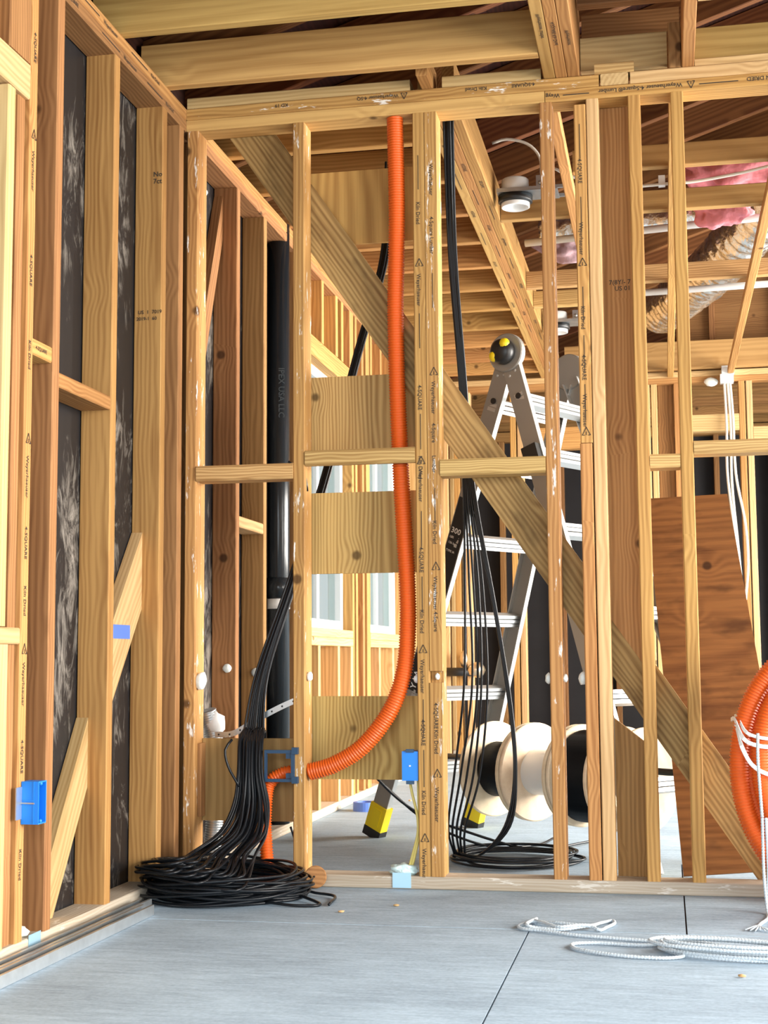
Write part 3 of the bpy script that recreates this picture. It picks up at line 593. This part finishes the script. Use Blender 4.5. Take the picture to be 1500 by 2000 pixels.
# ------------------------------------------------------------------ electrical boxes
bx = thing('outlet_box', 'blue single gang outlet box fixed to the double stud', 'outlet box', (.72, .03, .31))
mb = MB().box((.692, .741), (.004, .007), (.318, .405)).box((.692, .695), (.007, .075), (.318, .405)).box((.738, .741), (.007, .075), (.318, .405)).box((.695, .738), (.007, .075), (.402, .405)).box((.695, .738), (.007, .075), (.318, .321)).box((.695, .738), (.072, .075), (.321, .402))
mb.build('body', M_blue, bx)
MB().box((.705, .729), (-.001, .006), (.402, .412)).build('screw_tab', M_dblue, bx); MB().box((.705, .729), (-.001, .006), (.308, .318)).build('screw_tab', M_dblue, bx)
MB().box((.714, .719), (.002, .004), (.360, .364)).build('centre_mark', M_white, bx)
yc = thing('yellow_cable', 'pair of yellow cables from the blue box down to the plate', 'cable', (.70, .035, .04))
rope_tube('cable', yc, M_yellowc, [(.708, .045, .318), (.715, .042, .28), (.732, .036, .21), (.733, .035, .16), (.718, .035, .10), (.702, .035, .045)], .0042, 8, .01)
rope_tube('cable', yc, M_yellowc, [(.734, .045, .318), (.735, .045, .25), (.737, .04, .17), (.725, .035, .10), (.709, .033, .045)], .0042, 8, .01)
br = thing('wall_bracket', 'dark blue open mounting bracket on the stud beside the hanging cables', 'bracket', (.32, -.01, .30))
MB().box((.268, .372), (-.014, -.002), (.398, .408)).box((.268, .372), (-.014, -.002), (.312, .321)).box((.352, .362), (-.014, -.002), (.321, .398)).box((.268, .275), (-.014, -.002), (.321, .398)).build('frame', M_dblue, br)
for z in (.396, .308): MB().box((.355, .374), (-.018, -.0015), (z, z + .02)).build('screw_ear', M_dblue, br)
for z in (.382, .322): MB().box((.335, .352), (-.010, .012), (z, z + .016)).build('clip', M_dblue, br)
lb = thing('outlet_box', 'blue deep outlet box nailed to the stud of the left wall', 'outlet box', (.0, -1.05, .29))
mb = MB().box((.001, .044), (-1.128, -1.125), (.306, .404)).box((.001, .044), (-1.088, -1.085), (.306, .404)).box((.001, .044), (-1.125, -1.088), (.401, .404)).box((.001, .044), (-1.125, -1.088), (.306, .309)).box((.001, .004), (-1.125, -1.088), (.309, .401))
mb.build('body', M_blue, lb)
MB().box((.031, .034), (-1.1295, -1.128), (.306, .404)).box((.008, .031), (-1.1295, -1.128), (.358, .362)).build('rib', M_blue, lb)
MB().box((.0005, .003), (-1.158, -1.1285), (.318, .392)).build('bracket', M_galv, lb); MB().tube([(-.004, -1.132, .355), (.036, -1.132, .354)], .0018, 6).build('nail', M_galv, lb)
for z in (.312, .398): blob('screw_post', lb, M_blue, (.038, -1.106, z), .006, (1, 1, 1), 0, 1)
# ------------------------------------------------------------------ floor items, front room
tr = thing('steel_track', 'lengths of galvanised steel track lying along the left wall', 'steel track', (.05, -.9, 0))
mb = MB()
for (x0, y0, x1, y1) in ((.030, -2.0, .050, -.44), (.070, -2.1, .090, -.53)):
    mb.obox((x0, y0, .0015), (x1, y1, .0015), .036, .0012); mb2 = MB().obox((x0, y0, .0015), (x1, y1, .0015), .036, .0015)
    for s in (-1, 1): mb2.obox((x0 + s * .018, y0, .014), (x1 + s * .018, y1, .014), .0012, .026)
    for s in (-1, 1): mb2.obox((x0 + s * .014, y0, .027), (x1 + s * .014, y1, .027), .008, .0012)
    mb2.build('channel', M_galv, tr)
lum('nail_plate', wl, M_plate, (.0006, .002), (-1.075, -1.01), (.003, .045), 'Y', 0); blob('putty_seal', wl, M_foam, (-.035, -1.06, .05), .025, (1, 1, .6), .4, 2, seed=9)
ds = thing('wood_disc', 'round wooden hole saw plug leaning on the bottom plate', 'wood disc', (.432, -.03, 0))
mm = Matrix.Translation((.432, -.028, .034)) @ Matrix.Rotation(math.radians(100), 4, 'Z') @ Matrix.Rotation(math.radians(12), 4, 'Y')
MB().lathe([(.0, .008), (.031, .008), (.033, .006), (.033, -.006), (.031, -.008), (0, -.008)], mm, 28).build('disc', M_brown, ds)
blob('pilot_hole', ds, M_black, (.430, -.037, .036), .0035, sub=1, amp=0)
def laid_rope(name, parent, pts, r=.0045):
    P = resample(spline(pts, .006), .0026)
    return MB().tube(P, lambda i, N: r - (.0011 if i % 3 == 0 else 0), 7).build(name, M_rope, parent, True)
def rope(name, label, loc, strands):
    r_ = thing(name, label, 'rope', loc)
    for pts in strands: laid_rope('strand', r_, pts)
    return r_
rope('rope', 'white rope in a narrow loop on the floor, left of the tangle', (1.2, -.55, 0), [
    [(1.44, -.71, .005), (1.33, -.685, .005), (1.24, -.66, .005), (1.16, -.62, .006), (1.11, -.60, .005), (1.095, -.56, .005), (1.12, -.505, .005), (1.155, -.515, .008), (1.20, -.545, .012), (1.27, -.56, .011), (1.30, -.49, .006), (1.325, -.45, .005), (1.332, -.49, .005), (1.315, -.55, .006), (1.30, -.59, .006), (1.27, -.575, .012), (1.21, -.60, .007), (1.15, -.59, .006), (1.115, -.575, .012), (1.13, -.45, .005)],
    [(1.12, -.47, .005), (1.16, -.55, .012), (1.20, -.60, .013), (1.25, -.585, .016), (1.29, -.57, .012)]])
tang = []
tang.append([(1.45, -.715, .005), (1.49, -.73, .006), (1.40, -.76, .005), (1.30, -.75, .005), (1.245, -.77, .005), (1.26, -.83, .005), (1.35, -.885, .005), (1.45, -.90, .005), (1.50, -.875, .006), (1.48, -.82, .006), (1.45, -.77, .006), (1.47, -.73, .01), (1.53, -.735, .012), (1.62, -.76, .006), (1.74, -.77, .005), (1.85, -.76, .005)])
for i in range(6):
    a, b = .16 + .02 * math.sin(i * 2.1), .055 + .018 * math.cos(i * 1.7); cx, cy = 1.60 + .012 * math.sin(i), -.84 + .015 * math.cos(i * 2)
    tang.append([(cx + a * math.cos(t / 9 * 2 * math.pi + i) * (1 + .1 * math.sin(i + t)), cy + b * math.sin(t / 9 * 2 * math.pi + i) - .18 * (a * math.cos(t / 9 * 2 * math.pi + i)), .006 + .0055 * i) for t in range(11)])
rope('rope', 'tangled white rope spread on the floor at the right', (1.6, -.83, 0), tang)
# orange coil of conduit at the right edge
ok_ = thing('conduit_coil', 'coil of orange corrugated conduit tied with white rope at right edge', 'conduit', (1.93, -.12, 0))
for i, (dy, r_, dx, z0) in enumerate(((-.045, .205, .0, .385), (.004, .225, .005, .375), (-.09, .19, .01, .39), (-.03, .255, .02, .374), (-.075, .235, .0, .38))):
    pts = [(1.905 + dx + r_ * math.cos(t / 24 * 2 * math.pi), -.105 + dy + .012 * math.sin(t / 24 * 2 * math.pi + i), z0 + (r_ * 1.05 + .079) * math.sin(t / 24 * 2 * math.pi)) for t in range(25)]
    corrugated('loop', ok_, M_orange, pts, .0265, sides=14)
def band(name, pts, wd): 
    mb = MB(); P = spline(pts, .012)
    for a, b in zip(P, P[1:]): mb.obox(a, b, .0025, wd, (0, .3, 1))
    return mb.build(name, M_white, ok_)
band('strap', [(1.655, -.10, .505), (1.662, -.175, .508), (1.68, -.225, .46), (1.72, -.235, .44), (1.80, -.235, .435)], .011)
band('strap', [(1.665, -.10, .515), (1.67, -.17, .515), (1.69, -.225, .475), (1.74, -.237, .46), (1.80, -.237, .46)], .009)
band('strap', [(1.662, -.18, .50), (1.675, -.228, .44), (1.70, -.237, .39), (1.74, -.235, .365), (1.80, -.23, .35)], .011)
for pts in ([(1.718, -.245, .475), (1.716, -.248, .40), (1.720, -.248, .29), (1.722, -.246, .25)], [(1.722, -.246, .25), (1.721, -.25, .13), (1.722, -.26, .07), (1.726, -.27, .0065), (1.72, -.36, .005), (1.70, -.43, .005), (1.69, -.47, .005)], [(1.732, -.246, .25), (1.733, -.25, .12), (1.730, -.255, .05), (1.742, -.26, .006), (1.80, -.30, .005)]):
    laid_rope('rope', ok_, pts, .0047)
for k in range(7): rope_tube('rope_fray', ok_, M_rope, [(1.69, -.465, .005), (1.68 + .004 * k, -.49 - .004 * k, .008), (1.655 + .012 * k, -.52 - .006 * (k % 3), .004)], .002, 5, .01)
# ------------------------------------------------------------------ ladder
la = thing('ladder', 'aluminium folding step ladder with yellow feet standing open behind the wall', 'ladder', (.93, .95, 0))
h1, h2 = Vector((.950, .75, 1.770)), Vector((1.145, 1.15, 1.770))
f1, f2, f3, f4 = Vector((.346, 1.21, .0)), Vector((.692, 1.596, .0)), Vector((1.405, .33, .0)), Vector((1.755, .716, .0))
dirv = (h2 - h1).normalized()
def rail(a, b, inward):
    a = Vector(a); b = Vector(b); ax = (b - a).normalized(); n = ax.cross(inward).normalized(); m = Matrix((ax, n, inward - ax * inward.dot(ax))).transposed().to_4x4(); m.translation = a; l = (b - a).length
    mb = MB().box((0, l), (-.034, .034), (0, .003), m).build('rail', M_alu_shaded, la)
    MB().box((0, l), (-.034, -.031), (.003, .026), m).box((0, l), (.031, .034), (.003, .026), m).build('flange', M_alu, mb); return mb, m, l
def lerp(a, b, t): return a + (b - a) * t
secs = []
for hh, ff, inw in ((h1, f1, dirv), (h2, f2, -dirv), (h1, f3, dirv), (h2, f4, -dirv)):
    top = lerp(hh, ff, .022); bot = lerp(hh, ff, .965)
    secs.append(rail(top, bot, inw))
    ax = (ff - hh).normalized(); p = lerp(hh, ff, .93); q = lerp(hh, ff, 1.0)
    n = ax.cross(inw).normalized(); m = Matrix((ax, n, inw - ax * inw.dot(ax))).transposed().to_4x4(); m.translation = p; l = (q - p).length
    MB().box((0, l * .72), (-.040, .040), (-.008, .034), m).box((l * .1, l * .6), (-.022, .022), (-.012, -.008), m).build('foot', M_yellow, la)
    MB().box((l * .72, l * .99), (-.041, .041), (-.009, .035), m).build('rubber_pad', M_black, la)
LL = (f1 - h1).length
for A, B, C, D, name in ((h1, f1, h2, f2, 'a'), (h1, f3, h2, f4, 'b')):
    for t in (.10, .215, .37, .53, .69, .85):
        p, q = lerp(A, B, t) , lerp(C, D, t)
        ax = (B - A).normalized(); u = ax
        mb = MB()
        for o_, wd in ((-.017, .034), (0, .038), (.017, .034)): mb.obox(p, q, .034 if o_ else .038, .013, -ax, (0, o_))
        mb.build('rung', M_alu, la)
for hh, s in ((h1, -1), (h2, 1)):
    m, _ = frame_of(hh - dirv * .012 * s, hh + dirv * .012 * s); m.translation = hh
    MB().lathe([(0, -.014), (.066, -.014), (.070, -.010), (.070, .010), (.066, .014), (0, .014)], m, 36).build('hinge', M_alu_shaded, la, False)
    ko = hh + dirv * s * .035; m2 = m.copy(); m2.translation = ko
    kb = MB().lathe([(0, .028), (.030, .026), (.044, .012), (.046, -.012), (.040, -.024), (0, -.024)], m2, 28).build('knob', M_black, la, True)
    for a_ in (.9, 3.7):
        yv, zv = m2.col[1].xyz, m2.col[2].xyz; side = m2.col[0].xyz * (1 if m2.col[0].xyz.dot(dirv * s) > 0 else -1)
        c_ = ko + side * .012 + (yv * math.cos(a_) + zv * math.sin(a_)) * .030
        blob('grip', kb, M_yellow, c_, .0195, (1, 1, 1.1), 0, 2)
# printed label on the near rail, lock and sockets
rl, rm, rll = secs[0]
MB().box((rll * .28, rll * .535), (-.030, .030), (-.0012, -.0002), rm).build('label', M_black, rl); MB().box((rll * .62, rll * .70), (-.030, .030), (-.0012, -.0002), rm).build('label', M_black, rl)
def rtext(s, size, u, v): text('label_text', rl, M_wht_ink, s, size, rm @ Vector((u, v, -.0018)), (rm.to_3x3() @ Vector((0, 1, 0))), (rm.to_3x3() @ Vector((-1, 0, 0))))
sgn = 1 if (rm.to_3x3() @ Vector((0, 1, 0))).dot(R2) > 0 else -1
def rt2(s, size, u, v0): text('label_text', rl, M_wht_ink, s, size, rm @ Vector((u, v0 * sgn, -.0018)), (rm.to_3x3() @ Vector((0, sgn, 0))), (rm.to_3x3() @ Vector((-1, 0, 0))))
rt2('300', .030, rll * .355, -.026); rt2('LBS', .012, rll * .366, -.024); rt2('136 kg', .012, rll * .378, -.024); rt2('TYPE IA', .012, rll * .395, -.026)
text('label_text', rl, M_wht_ink, 'Y LA', .036, rm @ Vector((rll * .695, .012 * sgn, -.0018)), (rm.to_3x3() @ Vector((-1, 0, 0))), (rm.to_3x3() @ Vector((0, -sgn, 0))))
for sc_, tt in ((0, .085), (2, .085)):
    r_, m_, l_ = secs[sc_]
    m3 = m_.copy(); m3.translation = m_ @ Vector((l_ * .075, 0, -.001)); MB().lathe([(0, 0), (.011, 0), (.011, .003), (0, .003)], m3 @ Matrix.Rotation(math.pi / 2, 4, 'Y'), 16).build('lock_hole', M_black, r_)
    for du, dv in ((.02, -.015), (.035, .012), (.045, -.015)):
        m3 = m_.copy(); m3.translation = m_ @ Vector((du, dv, 0)); MB().lathe([(0, .003), (.004, .002), (.006, 0)], m3 @ Matrix.Rotation(math.pi / 2, 4, 'Y'), 10).build('rivet', M_alu, r_)
r_, m_, l_ = secs[2]; MB().box((l_ * .19, l_ * .245), (-.03, .03), (-.03, .0), m_).build('lock', M_black, r_)
# ------------------------------------------------------------------ cable reels
ra = Vector((.88, -.74, 0)).normalized()
def reel(center, wd, fr, dr, core, coremat, label, wound=True):
    t = thing('cable_reel', label, 'cable reel', (center[0], center[1], 0), 'cable reels strung on a rod between the ladder legs')
    m, _ = frame_of((0, 0, 0), ra); m.translation = center
    for s in (-1, 1):
        x0 = s * wd / 2
        MB().lathe([(.048, x0 - .008), (fr - .004, x0 - .008), (fr, x0 - .004), (fr, x0 + .004), (fr - .004, x0 + .008), (.048, x0 + .008)], m, 48, True).build('flange', M_reel, t)
    if wound:
        prof = []; n = max(4, int(wd / .009)); 
        for i in range(n + 1):
            xx = -wd / 2 + .009 + (wd - .018) * i / n
            prof += [(dr, xx), (dr + .004, xx + (wd - .018) / n * .5)] if i < n else [(dr, xx)]
        MB().lathe(prof, m, 40).build('wound_cable', M_cable, t, True)
    MB().lathe([(core, -wd / 2 + .008), (core, wd / 2 - .008)], m, 32).build('core', coremat, t, True)
    return t
c0_ = Vector((.828, 1.185, .267))
reel(c0_ + ra * .102, .195, .178, .098, .055, M_white, 'plywood reel with a little black cable, leftmost on the black rod')
reel(c0_ + ra * .328, .215, .179, .1, .083, M_white, 'emptied plywood cable reel with bare white core', False)
reel(c0_ + ra * .545, .175, .180, .157, .06, M_white, 'full cable reel wound thick with black cable')
reel(c0_ + ra * .70, .095, .178, .12, .07, M_white, 'rightmost plywood cable reel on the rod, half hidden behind the studs')
rd = thing('reel_rod', 'black rod through the cable reels resting on the ladder rungs', 'rod', (.62, 1.36, .298))
MB().tube([(.60, 1.377, .300), (1.05, .998, .300), (1.61, .527, .300)], .012, 12).build('rod', M_black, rd, True)
# ------------------------------------------------------------------ leaning plywood sheet
ps = thing('plywood_sheet', 'weathered brown plywood sheet leaning behind the studs', 'plywood', (1.66, .35, 0))
Z0 = Vector((1.515, .345, .005)); Z1 = Vector((1.855, .365, .03)); T0 = Vector((1.425, .76, 1.232)); T1_ = Vector((1.703, .77, 1.242))
dn = (Z1 - Z0).cross(T0 - Z0).normalized() * .012
V = [Z0, Z1, T1_, T0]; V = [tuple(v) for v in V] + [tuple(v + (dn if dn.y > 0 else -dn)) for v in V]
mb = MB(); mb.V = V; mb.F = [(0, 1, 2, 3), (7, 6, 5, 4), (0, 4, 5, 1), (1, 5, 6, 2), (2, 6, 7, 3), (3, 7, 4, 0)]
mb.build('sheet', M_plyd, ps, grain=(1, 0, .05))
# ------------------------------------------------------------------ pipe, strap, ducts and other services
pp = thing('drain_pipe', 'black plastic drain pipe standing in the left wall', 'pipe', (-.045, 1.27, 0))
MB().tube([(-.040, 1.27, .04), (-.040, 1.27, TOP)], .0445, 28).build('pipe', M_abs, pp, True)
MB().tube([(-.040, 1.27, .93), (-.040, 1.27, 1.01)], .0485, 28).build('coupling', M_abs, pp, True); MB().tube([(-.040, 1.27, .885), (-.040, 1.27, .925)], .0456, 28).build('band', M_white, pp, True)
nv = Vector((1.48 + .04, -4.26 - 1.27, 0)).normalized(); sx = Vector((-nv.y, nv.x, 0))
text('lettering', pp, M_grey_ink, 'IPEX USA LLC', .034, Vector((-.040, 1.27, 1.86)) + nv * .0449, (0, 0, -1), sx)
st = thing('pipe_strap', 'perforated galvanised strap slung across below the black drain pipe', 'strap', (.2, .15, .45))
mb = MB(); P = spline([(.055, .16, .445), (.12, .15, .45), (.20, .15, .495), (.28, .15, .535), (.352, .15, .565)], .012)
for a, b in zip(P, P[1:]): mb.obox(a, b, .0012, .018)
mb.build('band', M_galv, st)
for a in P[1::3]: blob('slot', st, M_black, a + Vector((0, -.0012, 0)), .0035, (1, .25, 1), 0, 1)
fd = thing('flex_duct', 'narrow ribbed metal flex duct in the corner behind the cables', 'duct', (.02, .27, 0))
corrugated('duct', fd, M_galv, [(.01, .27, .0), (.015, .27, .09), (.02, .27, .19), (.02, .28, .34), (.01, .28, .44), (-.005, .26, .52)], .03, .008, .003, 20)
blob('collar', fd, M_white, (.02, .27, .475), .032, (1, 1, 1.2), .4, 2, 2, 3)
def duct(name, label, pts, r, loc):
    t = thing(name, label, 'duct', loc)
    P = resample(spline(pts, .02), .012)
    sd = rnd.random() * 10
    mb = MB().tube(P, lambda i, N: r * (1 + .03 * math.sin(i * 1.3) + .05 * mnoise.noise(Vector((i * .25, sd, 0)))), 28)
    mb.V = [tuple(Vector(v) + Vector((mnoise.noise(Vector(v) * 22), mnoise.noise(Vector(v) * 22 + Vector((9, 0, 0))), mnoise.noise(Vector(v) * 22 + Vector((0, 9, 0))))) * .012) for v in mb.V]
    mb.build('sleeve', M_foil, t, True); return t
duct('foil_duct', 'fat crinkled silver foil duct slanting down above the joists', [(2.6, 2.25, 3.0), (2.2, 2.5, 2.92), (2.03, 2.75, 2.86), (1.90, 3.1, 2.80), (1.78, 3.5, 2.77), (1.66, 3.9, 2.77), (1.50, 4.4, 2.77)], .135, (1.9, 2.6, 2.6))
duct('foil_duct', 'small silver foil duct lying level across the joists', [(.95, 2.30, 2.685), (1.25, 2.28, 2.685), (1.55, 2.22, 2.685), (1.82, 2.16, 2.69)], .058, (1.4, 2.1, 2.6))
duct('foil_duct', 'silver foil duct end at the top right corner of the ceiling', [(2.08, 1.62, 2.80), (2.30, 1.66, 2.80), (2.65, 1.6, 2.84)], .09, (2.2, 1.65, 2.7))
for i, (lab, p0, p1, r) in enumerate((('nearer white plastic pipe running above the ceiling joists', (.90, 2.085, 2.566), (2.8, 1.78, 2.566), .017), ('farther white plastic pipe running above the ceiling joists', (.90, 3.14, 2.566), (3.0, 3.0, 2.566), .017))):
    t = thing('plastic_pipe', lab, 'pipe', p0, 'white pipes over the ceiling joists')
    MB().tube([p0, lerp(Vector(p0), Vector(p1), .5), p1], r, 14).build('pipe', M_white, t, True); MB().tube([lerp(Vector(p0), Vector(p1), .68), lerp(Vector(p0), Vector(p1), .70)], r * 1.25, 14).build('coupling', M_white, t, True)
nm = thing('ceiling_cable', 'white cable clipped under the ceiling framing at upper right', 'cable', (1.7, 1.1, 2.5))
rope_tube('cable', nm, M_romex, [(1.40, 1.12, 2.474), (1.55, 1.10, 2.470), (1.64, 1.10, 2.472), (1.80, 1.06, 2.478), (2.0, 1.0, 2.49), (2.3, 1.0, 2.49)], .006, 8, .02); MB().box((1.50, 1.525), (1.085, 1.115), (2.462, 2.50)).build('clip', M_white, nm)
for i, (lab, pts_) in enumerate((('pink insulation batt lying over the joists behind the nearest right joist', ((1.84, 1.80, 2.76), .20, (1.3, .6, .55))), ('torn pink insulation hanging in a point below the joists', ((1.76, 1.62, 2.52), .10, (1.15, .35, .75))), ('dull pink insulation lump above the ceiling left of the tall posts', ((1.06, 2.72, 2.72), .11, (1.4, .7, .7))))):
    loc_, r_, sc_ = pts_
    o = blob('insulation', None, M_pink if i < 2 else M_lilac, loc_, r_, sc_, .5, 4, 2.2, 11 + i); tag(o, lab, 'insulation')
def recessed(cx, cy, label):
    t = thing('recessed_light', label, 'light fixture', (cx, cy, 2.45), 'recessed lights by the ceiling beam')
    m = Matrix.Translation((cx, cy, 2.50)) @ Matrix.Rotation(-math.pi / 2, 4, 'Y')
    MB().lathe([(0, .062), (.050, .062), (.054, .058), (.054, 0), (.0, 0)], m, 28).build('can', M_white, t, True)
    MB().box((cx - .068, cx + .17), (cy - .062, cy + .062), (2.496, 2.499)).build('plate', M_galv, t)
    MB().lathe([(.068, -.006), (.068, -.03), (.058, -.036), (.055, -.006)], m, 28, True).build('gasket', M_black, t, True)
    MB().lathe([(.0, -.030), (.040, -.034), (.052, -.052), (.056, -.050), (.056, -.034)], m, 28).build('trim', M_white, t, True)
    for dy in (-.055, .055): MB().box((cx - .068, cx + .30), (cy + dy - .006, cy + dy + .006), (2.500, 2.512)).build('hanger_bar', M_galv, t)
    MB().box((cx + .085, cx + .155), (cy - .03, cy + .03), (2.4995, 2.565)).build('junction_box', M_galv, t)
    for dx in (.102, .138): blob('knockout', t, M_alu, (cx + dx, cy - .031, 2.535), .011, (1, .25, 1), 0, 1)
    return t
recessed(.945, 1.20, 'recessed light fixture with white can nearest the front, on metal bars'); recessed(.945, 3.42, 'recessed light fixture farther back along the ceiling beam')
rw = thing('light_cable', 'white cable looping from the near recessed light to the beam', 'cable', (1.0, 1.2, 2.6))
rope_tube('cable', rw, M_romex, [(.862, 1.15, 2.70), (.92, 1.15, 2.712), (1.0, 1.16, 2.69), (1.045, 1.18, 2.64), (1.05, 1.19, 2.567)], .006, 8, .015); rope_tube('cable', rw, M_romex, [(1.085, 1.19, 2.567), (1.10, 1.18, 2.59), (1.15, 1.18, 2.56), (1.22, 1.2, 2.54)], .006, 8, .015)
# far room wiring
jb = thing('junction_box', 'small white box where pale cables drop from the far top plate', 'junction box', (1.90, 4.68, 2.38))
MB().box((1.865, 1.940), (4.655, 4.719), (2.425, 2.475)).box((1.855, 1.935), (4.650, 4.719), (2.370, 2.422)).build('box', M_white, jb)
fc = thing('cable_drop', 'pale cables dropping from a small white box at the far wall', 'cables', (1.93, 4.67, 1.5))
for k, pts in enumerate(([(1.88, 4.69, 2.37), (1.885, 4.68, 2.1), (1.88, 4.66, 1.8), (1.91, 4.65, 1.45), (1.94, 4.66, 1.15), (1.95, 4.67, .7)], [(1.90, 4.69, 2.37), (1.91, 4.68, 2.1), (1.905, 4.66, 1.75), (1.93, 4.66, 1.35), (1.955, 4.66, .9), (1.96, 4.67, .5)], [(1.915, 4.69, 2.37), (1.925, 4.68, 2.15), (1.93, 4.66, 1.8), (1.975, 4.65, 1.5), (1.985, 4.65, 1.25), (1.96, 4.66, 1.0)])):
    rope_tube('cable', fc, M_romex, pts, .008, 7, .04)
blob('foam_plug', wr, M_foam, (1.80, 4.70, 2.385), .035, (1.2, .6, .8), .2, 2, seed=31)
vl = thing('water_valve', 'brass and black water valve low on the far wall', 'valve', (.20, 4.64, .6))
MB().tube([(.10, 4.66, .60), (.30, 4.66, .60)], .028, 12).build('handle', M_black, vl, True); blob('valve_body', vl, M_brass, (.31, 4.66, .61), .05, (1.2, .8, 1), .4, 2, 2, 5); blob('fitting', vl, M_brass, (.23, 4.67, .68), .035, (.8, .8, 1.4), .3, 2, 2, 6)
tp = thing('tape_roll', 'blue roll of masking tape lying flat on the back room floor', 'tape roll', (.125, 2.15, 0))
m = Matrix.Translation((.125, 2.15, .0)) @ Matrix.Rotation(-math.pi / 2, 4, 'Y'); MB().lathe([(.038, 0), (.056, 0), (.056, .040), (.038, .040)], m, 28, True).build('roll', M_tape, tp)
for i, (x, y, z) in enumerate(((.73, -.30, 0), (1.62, -1.05, 0), (.60, -.42, 0), (1.15, .9, 0), (.25, 2.6, 0))):
    o = blob('wood_chip', None, M_pale, (x, y, .004), .007, (1.4, .8, .5), .5, 1, seed=i)
    tag(o, ('pale wood chip on the floor in front of the partition', 'pale wood chip on the bare floor below the tangled rope', 'pale wood chip on the floor right of the coiled cables', 'pale scrap on the floor by the cable reels', 'pale scrap on the floor near the tape roll')[i], 'wood chip', 'scraps on the floor')
